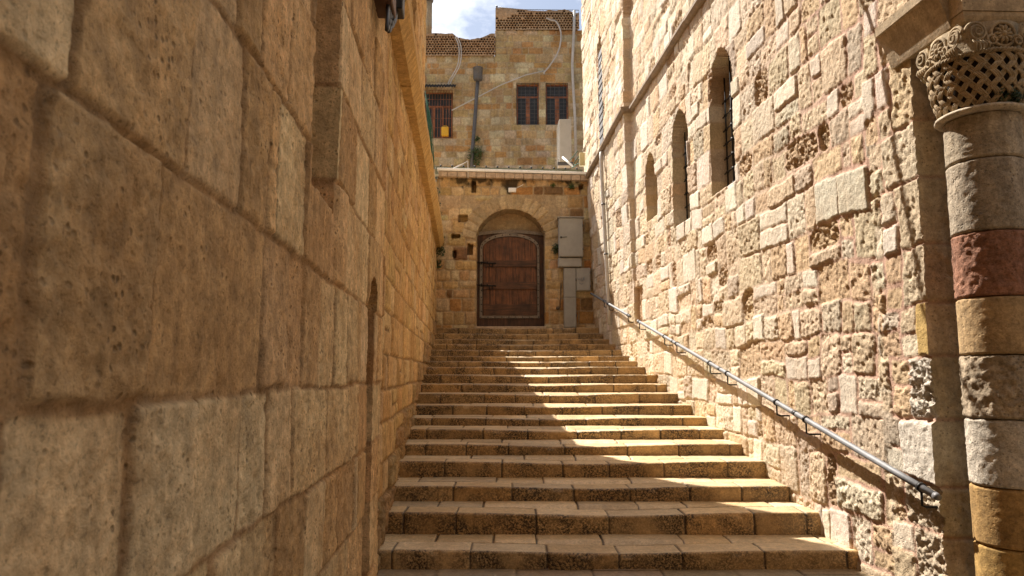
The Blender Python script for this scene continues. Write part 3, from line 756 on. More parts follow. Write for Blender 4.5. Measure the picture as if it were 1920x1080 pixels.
# ------------------------------------------------------------------ left wall, far part with string course
OCH = (0.62, 0.41, 0.18)
def fpick2(u, v, rg):
    q = rg.random(); c = OCH if q < 0.5 else ((0.66, 0.47, 0.25) if q < 0.8 else (0.52, 0.32, 0.13))
    p = dict(h=rg.uniform(-0.006, 0.012), tu=rg.uniform(-0.02, 0.02), tv=rg.uniform(-0.02, 0.02), rough=rg.uniform(0.006, 0.013), pit=rg.uniform(0.001, 0.005), bev=rg.uniform(0.012, 0.03), round=rg.uniform(0.01, 0.03), dome=0.004, col=jit(c, rg, 0.12, 0.04))
    zs_ = np.interp(u, YS, ZS)
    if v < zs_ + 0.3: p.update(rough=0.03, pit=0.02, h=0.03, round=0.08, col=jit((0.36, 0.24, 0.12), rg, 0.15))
    return p
Y_E, Y_U = 19.4, 12.3
us = cat(lin(Y_C, 10.0, 0.018), lin(10.0, Y_E, 0.026))
zcor = onw(771, 222, LA)[1]
vs = cat(lin(-1.8, zcor + 0.1, 0.018))
ls = courses(Y_C, Y_E, hbands(-1.9, zcor + 0.2, 0.3, 0.42, random.Random(8)), 0.25, 0.7, random.Random(6), 0.08)
U, V, H, C = masonry(us, vs, ls, dict(warp=0.02, ragged=0.01, gap=0.016, mort_h=-0.014, mort_c=(0.3, 0.19, 0.09), pick=fpick2, swell=0.02), 600)
H -= 0.04
lf = thing('stone_wall', 'ochre limestone wall with a moulded string course beside the stairs, left of the door', 'wall', (-1.4, 10, GZ))
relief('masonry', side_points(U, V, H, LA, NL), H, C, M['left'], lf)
us = cat(lin(Y_C, Y_U, 0.024)); vs = lin(zcor + 0.05, TOPU, 0.03)
ls = courses(Y_C, Y_U, hbands(zcor + 0.2, 9.6, 0.3, 0.42, random.Random(9)), 0.25, 0.7, random.Random(16), 0.05)
U, V, H, C = masonry(us, vs, ls, dict(warp=0.02, ragged=0.01, gap=0.014, mort_h=-0.012, mort_c=(0.36, 0.24, 0.12), pick=fpick2, swell=0.02), 620)
s0 = onw(776, 50, LA)[0]; s1 = onw(783, 50, LA)[0]
H -= 0.03
msk = (U > s0) & (U < s1) & (V > onw(781, 95, LA)[1]); H[msk] = -0.25
relief('upper_masonry', side_points(U, V, H, LA, NL), H, C, M['left'], lf)
# thickness behind the faces, so the building blocks light and reads solid from the side
bk = MB()
def slab(mb, u0, u1, z0, z1, A, nrm, ha, hb_):
    lp = lambda u: [wallpt(A, nrm, u, z0, ha), wallpt(A, nrm, u, z0, hb_), wallpt(A, nrm, u, z1, hb_), wallpt(A, nrm, u, z1, ha)]
    p, q = lp(u0), lp(u1); mb.add(p + q, [(0, 1, 2, 3), (7, 6, 5, 4)] + [(i, i + 4, (i + 1) % 4 + 4, (i + 1) % 4) for i in range(4)])
slab(bk, -12, Y_U - 0.01, -1.95, TOPU - 0.01, LA, NL, -0.78, -5.0)
slab(bk, -12, 8.8, TOPU, 15.0, LA, NL, -0.3, -5.0)  # unseen upper block, added to shade the courtyard and cut sky light
slab(bk, Y_C, Y_U - 0.01, zcor, TOPU - 0.01, LA, NL, -0.27, -0.78)
slab(bk, Y_U, Y_E, -1.95, zcor + 0.06, LA, NL, -0.1, -5.0)
M['backing'] = stone('wall_core_stone', base=(0.42, 0.28, 0.13))[0]
bk.build('wall_core', M['backing'], lf)
lc = MB(); ledge(lc, Y_C - 0.0, Y_E - 0.1, zcor, zcor, LA, NL, -0.03, 0.19, 0.3, 0.55)
lc.build('string_course', M['ochre'], lf)
own(lf)

# ------------------------------------------------------------------ wall with the wooden door
YD = 19.0
def dmort(U, V): return np.array([0.47, 0.36, 0.22])
def dpick(u, v, rg):
    q = rg.random()
    c = (0.54, 0.37, 0.18) if q < 0.5 else ((0.62, 0.49, 0.29) if q < 0.78 else ((0.47, 0.25, 0.09) if q < 0.92 else (0.24, 0.14, 0.07)))
    return dict(h=rg.uniform(-0.005, 0.02), tu=rg.uniform(-0.03, 0.03), tv=rg.uniform(-0.03, 0.03), rough=rg.uniform(0.006, 0.02), pit=rg.uniform(0.002, 0.012), bev=rg.uniform(0.02, 0.04), round=rg.uniform(0.02, 0.08), dome=0.01, col=jit(c, rg, 0.16, 0.06))
zt_d = at(960, 332, YD).z
us = lin(-2.35, 2.45, 0.02); vs = lin(TOPZ - 0.15, zt_d + 0.02, 0.02)
ds = courses(-2.4, 2.5, hbands(TOPZ - 0.2, zt_d, 0.22, 0.42, random.Random(12)), 0.24, 0.62, random.Random(13), 0.12)
xl, xr = at(893, 500, YD).x, at(1022, 500, YD).x
zap, zsp, xm = at(957, 393, YD).z, at(893, 441, YD).z, 0.5 * (xl + xr)
hw = 0.5 * (xr - xl); rise = zap - zsp; RAD = (hw * hw + rise * rise) / (2 * rise); zc_ = zap - RAD
# arch stones
ds = [s for s in ds if not (s[1] > xl - 0.1 and s[0] < xr + 0.1 and s[3] > zsp - 0.05 and s[2] < zap + 0.2)]
U, V, H, C = masonry(us, vs, ds, dict(warp=0.025, ragged=0.014, gap=0.022, mort_h=-0.012, mort_c=dmort, pick=dpick, swell=0.03), 700)
# voussoirs in polar layout round the arch
PRr = np.hypot(U - xm, V - zc_); PA = np.arctan2(U - xm, V - zc_)
amax = math.asin(min(0.999, hw / RAD)); nvs = 15
ring = (PRr > RAD) & (PRr < RAD + 0.36 + 0.1 * fbm(U * 3, V * 3, 8, 2)) & (np.abs(PA) < amax + 0.12)
fr = (PA + amax + 0.12) / (2 * amax + 0.24) * nvs; fid = np.clip(fr.astype(int), 0, nvs - 1); ee = np.minimum(fr - fid, 1 - (fr - fid))
jm = sst(0.05, 0.16, ee + 0.1 * (fbm(U * 10, V * 10, 4, 2) - 0.5))
vr = np.random.RandomState(4).rand(nvs, 2)
H = np.where(ring, -0.004 + jm * (0.012 + 0.014 * vr[fid, 0]) + 0.02 * (fbm(U * 12, V * 12, 6, 3) - 0.5), H)
vc = np.array([0.5, 0.38, 0.22]) * (0.8 + 0.4 * vr[fid, 1])[..., None]
C[..., :3] = np.where(ring[..., None], vc * jm[..., None] + np.array([0.46, 0.35, 0.2]) * (1 - jm[..., None]), C[..., :3])
arch = (np.abs(U - xm) < hw) & ((V < zsp) | (PRr < RAD))
H[arch] = -0.5 + 0.01 * (fbm(U[arch] * 8, V[arch] * 8, 3, 3) - 0.5)
# holes where stones have fallen out, and black damp under the coping
for (a, b_, c_, d_) in ((859, 877, 403, 416), (846, 862, 439, 447), (849, 855, 470, 483), (884, 893, 340, 361), (876, 886, 458, 478), (1085, 1093, 345, 355)):
    p0, p1 = at(a, d_, YD), at(b_, c_, YD)
    e = 0.03 * (fbm(U * 12, V * 12, 15, 2) - 0.5)
    H[(U > p0.x + e) & (U < p1.x + e) & (V > p0.z + e) & (V < p1.z + e)] = -0.25
damp = sst(0.0, 0.5, 0.42 * fbm(U * 2.2, V * 1.2, 61, 3) + 0.25 * fbm(U * 9, V * 9, 62, 3) - (zt_d - V) * 0.6)
C[..., :3] *= (1 - 0.85 * sst(0.25, 0.6, damp))[..., None]
dw = thing('stone_wall', 'shaded stone wall with an arched recess at the top of the stairs', 'wall', (0, YD, TOPZ))
relief('masonry', front_points(U, V, H, YD), H, C, M['back'], dw)
bkw = MB(); bkw.box((0.05, YD + 0.85, 0.5 * (TOPZ + zt_d)), (5.2, 0.6, zt_d - TOPZ - 0.02)); bkw.build('wall_core', M['backing'], dw)
# coping: white capped course of small tiles, dipping to the right
cp = MB(); cpt = MB()
pa, pb = at(822, 318, YD - 0.1), at(1106, 326, YD - 0.1)
nt_ = 16
for i in range(nt_):
    a = pa.lerp(pb, i / nt_); b_ = pa.lerp(pb, (i + 1) / nt_)
    z1 = 0.5 * (a.z + b_.z) - 0.05
    cpt.box((0.5 * (a.x + b_.x), YD - 0.02, z1 - 0.075), (b_.x - a.x - 0.012, 0.26, 0.14), bev=0.006)
rotc = Matrix.Rotation(-math.atan2(pb.z - pa.z, pb.x - pa.x), 4, 'Y')
cp.box((0.5 * (pa.x + pb.x), YD + 0.03, 0.5 * (pa.z + pb.z) + 0.0), ((pb - pa).length + 0.05, 0.4, 0.075), rot=rotc, bev=0.012)
cpo = cp.build('coping', M['white'], dw); cpt.build('coping_tile', M['tile'], cpo)
# the door in its recess
YN = YD + 0.42
def dat(px, py, dy=0): return at(px, py, YN + dy)
dr = MB(); a, b_ = dat(892, 607), dat(1021, 436)
dr.box((0.5 * (a.x + b_.x), YN, 0.5 * (TOPZ + 0.02 + b_.z)), (b_.x - a.x, 0.07, b_.z - TOPZ - 0.02)); door = dr.build('door', M['door2'], dw)
door['label'] = 'dark weathered wooden door with an iron banded arched leaf'
# planks of the leaf
pk = MB(); x0, x1 = dat(907, 500).x, dat(1006, 500).x; zb0, ztp, zsp2 = dat(950, 592).z, dat(955, 446).z, dat(955, 468).z
npk = 9; prg = random.Random(4)
for i in range(npk):
    xa = x0 + (x1 - x0) * i / npk; xb = x0 + (x1 - x0) * (i + 1) / npk - 0.006; xc = 0.5 * (xa + xb)
    k = (xc - 0.5 * (x0 + x1)) / (0.5 * (x1 - x0)); zt_ = zsp2 + (ztp - zsp2) * math.sqrt(max(0, 1 - k * k)) + 0.01
    pk.box((xc, YN - 0.045 + prg.uniform(-0.004, 0.004), 0.5 * (zb0 + zt_)), (xb - xa, 0.03, zt_ - zb0), bev=0.003)
pk.build('plank_panel', M['door'], door)
rl = MB()
for (ya, yb) in ((501, 489), (543, 530), (592, 571)):
    za, zb = dat(950, ya).z, dat(950, yb).z
    rl.box((0.5 * (x0 + x1), YN - 0.075, 0.5 * (za + zb)), (x1 - x0, 0.035, zb - za), bev=0.006)
rl.build('cross_rail', M['rail'], door)
ib = MB()
def archline(pxl, pxr, pyb, pys, pyt, n=16):
    pl, pr = dat(pxl, pys), dat(pxr, pys); zt_ = dat(950, pyt).z; o = [Vector((pl.x, YN - 0.06, dat(pxl, pyb).z))]
    xm_, hw_ = 0.5 * (pl.x + pr.x), 0.5 * (pr.x - pl.x)
    for k in range(n + 1):
        q = math.pi - math.pi * k / n; o.append(Vector((xm_ + hw_ * math.cos(q), YN - 0.06, pl.z + (zt_ - pl.z) * math.sin(q))))
    o.append(Vector((pr.x, YN - 0.06, dat(pxr, pyb).z))); return o
ib.strip(archline(900, 1011, 597, 466, 438), archline(905, 1007, 592, 467, 444), (0, -0.02, 0))
a, b_ = dat(900, 597), dat(1011, 592); ib.box((0.5 * (a.x + b_.x), YN - 0.071, 0.5 * (a.z + b_.z)), (b_.x - a.x, 0.02, b_.z - a.z))
hdL = [dat(893 + (1018 - 893) * k / 10, 436 - 5 * math.sin(math.pi * k / 10), -0.05) for k in range(11)]
ib.strip(hdL, [p + Vector((0, 0, -0.09)) for p in hdL], (0, -0.03, 0))
ib.build('iron_band', M['band'], door)
sd = MB()
for p in archline(902.5, 1009, 595, 466, 441, 12): sd.ball(p + Vector((0, -0.02, 0)), 0.016, n=6)
for yy in range(480, 595, 13):
    for xx in (902.5, 1009): sd.ball(dat(xx, yy, -0.08), 0.016, n=6)
for xx in range(915, 1005, 13): sd.ball(dat(xx, 594.5, -0.085), 0.016, n=6)
sd.build('stud', M['iron'], door)
for yb in (494, 536):
    bt = MB(); a, b_ = dat(893, yb - 1), dat(930, yb + 1)
    bt.tube([(a.x, YN - 0.11, a.z), (b_.x, YN - 0.11, b_.z)], 0.016, 8)
    c = dat(921, yb + 4); bt.tube([(c.x + 0.05 * math.cos(q), YN - 0.12, c.z + 0.05 * math.sin(q)) for q in np.linspace(0, 6.28, 13)[:-1]], 0.012, 6, closed=True)
    for xx in (903, 914): d = dat(xx, yb); bt.box((d.x, YN - 0.1, d.z), (0.03, 0.05, 0.07))
    bt.build('bolt', M['iron'], door)
th = MB(); a, b_ = at(890, 613, YD - 0.06), at(1023, 608, YD - 0.06)
th.box((0.5 * (a.x + b_.x), YD + 0.13, TOPZ + 0.025), (b_.x - a.x, 0.5, 0.07), bev=0.012); th.build('threshold', M['tile'], dw)
own(dw)

# ------------------------------------------------------------------ electrical boxes by the door
def cabinet(name, label, cat_, px0, py0, px1, py1, depth, mat, base_y=YD, lid=False, lock=None, panel=None):
    a, b_ = at(px0, py1, base_y - depth), at(px1, py0, base_y - depth)
    t = thing(name, label, cat_, (0.5 * (a.x + b_.x), base_y - depth / 2, a.z))
    mb = MB(); mb.box((0.5 * (a.x + b_.x), base_y - depth / 2 + 0.02, 0.5 * (a.z + b_.z)), (b_.x - a.x, depth, b_.z - a.z), bev=0.008); mb.build('body', mat, t)
    f = MB(); ins = 0.03; f.box((0.5 * (a.x + b_.x), base_y - depth + 0.012, 0.5 * (a.z + b_.z)), (b_.x - a.x - ins, 0.02, b_.z - a.z - ins), bev=0.006); d = f.build('door_panel', mat, t)
    if b_.z - a.z > 0.45:
        for hz in (0.2, 0.8):
            k = MB(); p = Vector((b_.x - 0.004, base_y - depth + 0.004, a.z + (b_.z - a.z) * hz)); k.tube([p - Vector((0, 0, 0.035)), p + Vector((0, 0, 0.035))], 0.012, 6); k.build('hinge', M['greydark'], t)
    if lid:
        l = MB(); l.box((0.5 * (a.x + b_.x), base_y - depth / 2, b_.z + 0.012), (b_.x - a.x + 0.06, depth + 0.06, 0.025), bev=0.005); l.build('lid', mat, t)
    if lock:
        for (lx, ly) in lock:
            p = at(lx, ly, base_y - depth - 0.005); k = MB(); k.box(p, (0.035, 0.03, 0.05), bev=0.006); k.tube([p, p + Vector((0.16, -0.01, 0.01))], 0.007, 6); k.build('latch', M['iron'], t)
    own(t); return t
big = cabinet('electrical_cabinet', 'large grey electrical cabinet with a lid, highest beside the wooden door', 'cabinet', 1048, 408, 1093, 481, 0.3, M['grey'], lid=True, lock=[(1052, 445)])
low = cabinet('electrical_box', 'low wide grey box right under the large lidded cabinet', 'cabinet', 1047, 483, 1091, 500, 0.24, M['grey2'])
duct = cabinet('cable_duct', 'tall narrow grey cable duct standing on the landing below the cabinets', 'cable duct', 1058, 502, 1080, 614, 0.2, M['grey'])
sidebox = cabinet('meter_box', 'square grey meter box with a blue scribble beside the cable duct', 'meter box', 1081, 502, 1107, 545, 0.2, M['grey2'])
sb = MB(); q = [at(x, y, YD - 0.203) for x, y in ((1083, 521), (1085, 525), (1087, 521), (1088, 526), (1091, 520), (1091, 528), (1094, 523), (1095, 519), (1095, 526))]
sb.tube(q, 0.006, 5); q = [at(x, y, YD - 0.203) for x, y in ((1086, 530), (1090, 533), (1094, 531))]; sb.tube(q, 0.005, 5)
M['ink'] = plain('blue_ink', (0.12, 0.16, 0.24), 0.6); sb.build('scribble', M['ink'], sidebox).matrix_parent_inverse = Matrix.Translation(-sidebox.location)
seam = MB(); p = at(1069, 557, YD - 0.2); seam.box((p.x, YD - 0.2, p.z), (0.3, 0.012, 0.012)); seam.build('seam', M['greydark'], duct).matrix_parent_inverse = Matrix.Translation(-duct.location)
lt = MB(); p = at(960.5, 355.5, YD - 0.1); lt.box((p.x, YD - 0.04, p.z), (0.21, 0.09, 0.12), bev=0.015); lt.tube([p + Vector((0.1, 0.06, 0.05)), p + Vector((0.3, 0.07, 0.16))], 0.008, 6)
tag(lt.build('emergency_light', M['white']), 'small white lamp box fixed above the arched recess', 'lamp')
cd = MB(); cd.tube([at(1052, 530, YD - 0.05), at(1051, 560, YD - 0.06), at(1050, 577, YD - 0.05)], 0.012, 6); p = at(1046, 578, YD - 0.05); cd.ball(p, 0.05)
tag(cd.build('conduit', M['stem']), 'rusty short conduit stub on the wall left of the duct', 'pipe')

# ------------------------------------------------------------------ handrail
RO = 0.13
def rail_pt(px, py):
    u, v = onw(px, py, RA - RO); return u, v
ra, rb = rail_pt(1755, 930), rail_pt(1108, 550)
# beyond the offset the rail leaves the wall less room, keep it straight
hp = lambda f: Vector((RA - RO - B * (ra[0] + (rb[0] - ra[0]) * f), ra[0] + (rb[0] - ra[0]) * f, ra[1] + (rb[1] - ra[1]) * f))
def frac(px):
    lo, hi = 0.0, 1.0
    for _ in range(40):
        m_ = 0.5 * (lo + hi); p = hp(m_); d = p.y * CP + p.z * SP; x = 960 + F_PX * p.x / d
        if x > px: lo = m_
        else: hi = m_
    return lo
hr = thing('handrail', 'grey galvanised pipe handrail on black brackets along the sunlit wall', 'handrail', hp(0))
segs = [(1755, 1196), (1182, 1108)]
for (xa, xb) in segs:
    mb = MB(); fa, fb = frac(xa), frac(xb); n = 14
    mb.tube([hp(fa + (fb - fa) * k / n) for k in range(n + 1)], 0.0265, 14)
    mb.build('pipe', M['pipe'], hr)
for xx in (1491, 1350, 1262):
    jn = MB(); f = frac(xx); d = (hp(1) - hp(0)).normalized(); jn.tube([hp(f) - d * 0.03, hp(f) + d * 0.03], 0.029, 14); jn.build('joint', M['black'], hr)
cpm = MB(); d = (hp(1) - hp(0)).normalized(); cpm.tube([hp(0) - d * 0.03, hp(0) + d * 0.01], [0.024, 0.028], 14); cpm.build('end_cap', M['greydark'], hr)
for xx in (1727, 1511, 1456, 1364, 1331, 1269, 1246, 1199, 1178, 1142, 1133):
    f = frac(xx); p = hp(f); d = (hp(1) - hp(0)).normalized()
    b1 = MB(); dn = p + Vector((0, 0, -0.035)); lo = p + Vector((0, 0, -0.13))
    b1.tube([dn, lo, lo + NR * -0.03 + Vector((0, 0, -0.012)), lo - NR * (RO + 0.06) + Vector((0, 0, -0.012))], 0.0095, 8)
    bo = b1.build('bracket', M['iron'], hr)
    c1 = MB(); c1.tube([p - d * 0.014, p + d * 0.014], 0.036, 16); c1.build('collar', M['iron'], bo)
own(hr)

# ------------------------------------------------------------------ pipes on the far right wall
rp_ = MB(); A2 = RA - OFF - 0.07
q = [onw(1127, 287, A2), onw(1127, 300, A2)]
u0_ = q[0][0]
pts = [Vector((A2 - B * (u0_ + 0.1) + 0.12, u0_ + 0.1, q[0][1] + 0.05)), Vector((A2 - B * u0_, u0_, q[0][1]))] + [Vector((RA - 0.07 - B * u0_ - OFF * min(1.0, max(0.0, (z - 0.6) / 4.4)), u0_, z)) for z in np.linspace(q[1][1], 1.12, 14)]
rp_.tube(pts, 0.045, 10)
dpo = thing('downpipe', 'pale grey downpipe on the sunlit wall near the top of the handrail', 'downpipe', pts[-1])
rp_.build('pipe', M['hose'], dpo)
for z in (1.6, 2.8, 4.0):
    cl = MB(); cl.tube([Vector((RA - 0.07 - B * u0_ - OFF * min(1.0, max(0.0, (z - 0.6) / 4.4)), u0_, z + k)) for k in (-0.02, 0.02)], 0.052, 10)
    cl.build('clamp', M['greydark'], dpo)
own(dpo)
wb = MB()
pA, pB, pC = at(1107, 325, 18.8), at(1107, 246, 18.8), at(1094, 283, 19.4)
wb.box(0.5 * (pA + pB), (0.09, 0.09, (pB - pA).length), bev=0.01); wb.tube([pB + Vector((0, 0, -0.2)), pC], 0.04, 6)
tag(wb.build('timber_prop', M['ledge']), 'weathered timber post with a diagonal brace at the right end of the coping', 'post')

# ------------------------------------------------------------------ upper house behind the terrace
YB = 28.0
def bat(px, py, dy=0.0): return at(px, py, YB + dy)
def upick(u, v, rg):
    q = rg.random()
    c = (0.62, 0.46, 0.24) if q < 0.5 else ((0.72, 0.6, 0.39) if q < 0.8 else (0.58, 0.34, 0.14))
    return dict(h=rg.uniform(-0.005, 0.015), tu=rg.uniform(-0.02, 0.02), tv=rg.uniform(-0.02, 0.02), rough=rg.uniform(0.008, 0.02), pit=rg.uniform(0.002, 0.012), bev=rg.uniform(0.02, 0.04), round=rg.uniform(0.02, 0.06), dome=0.008, col=jit(c, rg, 0.14, 0.05))
zb_ = bat(960, 345).z; z_r = bat(1000, 57).z; z_l = bat(860, 105).z; x_m = bat(929, 60).x; x_L, x_R = bat(770, 200).x, bat(1120, 200).x
us = lin(x_L, x_R, 0.03); vs = lin(zb_, z_r, 0.03)
hs_ = courses(x_L, x_R, hbands(zb_, z_r, 0.24, 0.36, random.Random(31)), 0.25, 0.7, random.Random(32), 0.1)
U, V, H, C = masonry(us, vs, hs_, dict(warp=0.02, ragged=0.015, gap=0.024, mort_h=-0.008, mort_c=(0.58, 0.46, 0.29), pick=upick, swell=0.03), 800)
UW = []
for (x0, y0, x1, y1) in ((969, 156, 1010, 233), (1024, 156, 1065, 233), (794, 170, 848, 258)):
    a, b_ = bat(x0, y1), bat(x1, y0); UW.append((a.x, b_.x, a.z, b_.z)); H[(U > a.x) & (U < b_.x) & (V > a.z) & (V < b_.z)] = -0.28
low_soot = sst(0.35, 0.75, fbm(U * 1.6, V * 1.6, 91, 4) + 0.25 * sst(1.2, 0.0, V - zb_))
C[..., :3] *= (1 - 0.28 * low_soot)[..., None]
dropm = (V > z_l) & (U < x_m)
H[(U < x_m)] -= 0.06
house = thing('stone_house', 'ochre stone house with grilled windows and pierced clay parapets behind the coping', 'house', (0, YB, zb_))
relief('wall', front_points(U, V, H, YB), H, C, M['back'], house, drop=dropm)
bkh = MB(); bkh.box((0.5 * (x_L + x_R), YB + 0.85, 0.5 * (zb_ + z_l) - 0.1), (x_R - x_L, 1.1, z_l - zb_ - 0.2)); bkh.box((0.5 * (x_m + x_R) + 0.05, YB + 0.85, 0.5 * (z_l + z_r)), (x_R - x_m - 0.1, 1.1, z_r - z_l + 0.3)); bkh.build('wall_core', M['backing'], house)
# parapets of stacked clay pipes
def parapet(px0, px1, pyb, tops, holes, seed, y_off):
    xa, xb = bat(px0, 50).x, bat(px1, 50).x; za = bat(960, pyb).z
    us = lin(xa, xb, 0.02); zt_ = max(bat(960, y).z for _, y in tops)
    vs = lin(za, zt_ + 0.05, 0.02); U, V = np.meshgrid(us, vs, indexing='ij')
    txs = [bat(x, 50).x for x, _ in tops]; tzs = [bat(960, y).z for _, y in tops]
    top = np.interp(us, txs, tzs) + 0.07 * (fbm(us * 5, us * 0, seed, 3) - 0.5) - 0.02
    Vw = za + (V - za) * ((top - za) / (vs[-1] - za))[:, None]
    H = 0.03 * (fbm(U * 6, Vw * 6, seed + 1, 3) - 0.5) + 0.04; C = np.ones(U.shape + (4,))
    k = fbm(U * 1.2, Vw * 1.2, seed + 3, 3)[..., None]
    C[..., :3] = np.array([0.6, 0.45, 0.29]) * (1 - k) + np.array([0.56, 0.33, 0.18]) * k
    gr = sst(0.25, 0.0, top[:, None] - Vw)[..., None] * 0.5
    C[..., :3] = C[..., :3] * (1 - gr) + np.array([0.22, 0.19, 0.15]) * gr
    sp = 0.118; rg = np.random.RandomState(seed)
    for j, z in enumerate(np.arange(za + 0.09, zt_, sp * 0.87)):
        for x in np.arange(xa + 0.06 + (sp / 2 if j % 2 else 0), xb, sp):
            if not holes(x, z, za, xa, xb): continue
            r = 0.036 + 0.01 * rg.rand(); m = np.hypot(U - x, Vw - z) < r
            i = np.searchsorted(us, x)
            if z > top[min(i, len(top) - 1)] - 0.06: continue
            H[m] = -0.3; C[m, :3] = (0.05, 0.03, 0.02)
    P = front_points(U, Vw, H, YB - y_off)
    o = relief('parapet', P, H, C, M['back'], house); o['label'] = 'crumbling parapet of stacked clay pipes'
    # thickness behind
    pts = [Vector((x, YB + 0.33 - y_off, z - 0.03)) for x, z in zip(us[::8], top[::8])]; b0 = [Vector((p.x, p.y, za)) for p in pts]
    mb = MB(); mb.strip(pts, b0, (0, 0.2, 0)); mb.build('parapet_core', M['backing'], house)
parapet(929, 1086, 57, [(929, 15), (960, 17), (1020, 22), (1060, 18), (1075, 24), (1086, 25)], lambda x, z, za, xa, xb: (z < za + 0.42) or (fbm(np.array(x * 2.1), np.array(z * 2.1), 77, 2) > 0.52), 820, 0.03)
parapet(788, 928, 105, [(788, 62), (848, 63), (858, 70), (880, 73), (905, 71), (918, 63), (928, 62)], lambda x, z, za, xa, xb: (z < za + 0.1) or ((fbm(np.array(x * 1.3), np.array(z * 0.9), 79, 2) > 0.5)), 840, 0.0)
rl_ = MB()
pts = [bat(930, 13, 0.3), bat(980, 18, 0.3), bat(1085, 19, 0.3)]
rl_.tube(pts, 0.014, 6)
for i in range(12): p = pts[1].lerp(pts[2], i / 11); rl_.tube([p, p + Vector((0, 0, -0.2))], 0.01, 5)
rl_.tube([bat(931, 20, 0.3), bat(931, 13, 0.3)], 0.014, 6); rl_.ball(bat(931.5, 12.5, 0.3), 0.045)
tag(rl_.build('roof_railing', M['greydark']), 'thin metal wire railing along the top of the right parapet', 'railing')
# windows
for i, (xa, xb, za, zb) in enumerate(UW):
    yw = YB + 0.2 if i < 2 else YB + 0.22; fr_ = MB(); tk = 0.05
    W_, Hh = xb - xa, zb - za
    def bar(x0, x1, z0, z1, d=0.06): fr_.box((0.5 * (x0 + x1), yw, 0.5 * (z0 + z1)), (x1 - x0, d, z1 - z0))
    bar(xa, xa + tk, za, zb); bar(xb - tk, xb, za, zb); bar(xa + tk, xb - tk, zb - tk, zb); bar(xa + tk, xb - tk, za, za + tk)
    zt_ = zb - Hh * 0.3; bar(xa + tk, xb - tk, zt_ - tk * 0.9, zt_ + tk * 0.5)
    if i < 2: bar(xa + W_ * 0.42, xa + W_ * 0.6, za + tk, zt_ - tk * 0.9, 0.055)
    else:
        for k in (0.3, 0.62): bar(xa + W_ * k, xa + W_ * (k + 0.07), za + tk, zt_ - tk * 0.9, 0.055)
    wd_ = fr_.build('window', M['frame'], house)
    pn = MB(); pn.box((0.5 * (xa + xb), yw + 0.025, 0.5 * (za + zb)), (W_ - 0.02, 0.01, Hh - 0.02)); pn.build('pane', M['glass'], wd_)
    gr = MB(); yg = YB + 0.03 if i < 2 else YB - 0.06
    nvb, nhb = (5, 11) if i < 2 else (10, 5)
    for k in range(nvb + 1): x = xa + W_ * k / nvb; gr.tube([(x, yg, za), (x, yg, zb)], 0.008 if i < 2 else 0.011, 5)
    for k in range(nhb + 1): z = za + Hh * k / nhb; gr.tube([(xa, yg + 0.012, z), (xb, yg + 0.012, z)], 0.008, 5)
    gr.build('window_grille', M['greydark'] if i < 2 else M['frame'], wd_)
aw = MB()
a, b_ = bat(790, 166), bat(856, 164); nn = 40
prf = [(a.x + (b_.x - a.x) * k / nn, a.z + 0.02 * math.sin(k * 1.9)) for k in range(nn + 1)]
fr1 = [Vector((x, YB - 0.42, z)) for x, z in prf]; bk1 = [Vector((x, YB + 0.02, z + 0.16)) for x, z in prf]
aw.strip(fr1, bk1, (0, 0, -0.015)); aw.strip([p + Vector((0, 0.005, -0.016)) for p in fr1], [p + Vector((0, 0.01, -0.1 - 0.02 * math.sin(i * 2.3))) for i, p in enumerate(fr1)], (0, 0.012, 0)); aw.build('awning', M['black'], house)
own(house)
jc = MB(); p = bat(834.5, 247, -0.02)
jc.box((p.x, YB - 0.02, p.z), (0.3, 0.2, 0.4), bev=0.05); jy = tag(jc.build('jerrycan', M['yellow']), 'yellow plastic jerrycan behind the bars of the left window', 'jerrycan')
jh = MB(); jh.tube([(p.x - 0.09, YB - 0.02, p.z + 0.19), (p.x - 0.06, YB - 0.02, p.z + 0.25), (p.x + 0.06, YB - 0.02, p.z + 0.25), (p.x + 0.09, YB - 0.02, p.z + 0.19)], 0.018, 6); jh.build('handle', M['yellow'], jy)
# drainpipe with a hopper
dp = thing('drainpipe', 'dark grey drainpipe with a round hopper in the middle of the house wall', 'drainpipe', bat(887, 310, -0.15))
mb = MB(); mb.tube([bat(x, y, -0.12) for x, y in ((896, 148), (894, 175), (890, 230), (886, 280), (884, 320))], 0.075, 12); mb.build('pipe', M['greydark'], dp)
mb = MB(); p = bat(896, 150, -0.2); pt = bat(896, 129, -0.2); mb.lathe((p.x, p.y, p.z), [(0.06, -0.04), (0.17, 0), (0.19, 0.05), (0.19, pt.z - p.z), (0.21, pt.z - p.z + 0.01), (0.21, pt.z - p.z + 0.03)], 20); mb.build('hopper', M['greydark'], dp)
own(dp)
# right vertical pipe, conduits and hoses
vp = MB(); vp.tube([bat(x, y, -0.15) for x, y in ((1077, 20), (1076, 60), (1073, 120), (1074, 150), (1078, 220), (1080, 300))], 0.055, 10)
tag(vp.build('downpipe', M['hose']), 'grey downpipe in the corner right of the house windows', 'downpipe')
cn = MB(); cn.tube([bat(847, 207, -0.1), bat(880, 190, -0.12), bat(940, 159, -0.12), bat(985, 141, -0.12), bat(1020, 133, -0.1)], 0.026, 8)
tag(cn.build('conduit', M['hose']), 'pale conduit running diagonally across the house wall', 'conduit')
def spline(pts, n=8):
    pts = [Vector(p) for p in pts]; o = []
    for i in range(len(pts) - 1):
        p0, p1, p2, p3 = pts[max(i - 1, 0)], pts[i], pts[i + 1], pts[min(i + 2, len(pts) - 1)]
        for k in range(n):
            t = k / n; o.append(0.5 * ((2 * p1) + (p2 - p0) * t + (2 * p0 - 5 * p1 + 4 * p2 - p3) * t * t + (3 * p1 - p0 - 3 * p2 + p3) * t ** 3))
    return o + [pts[-1]]
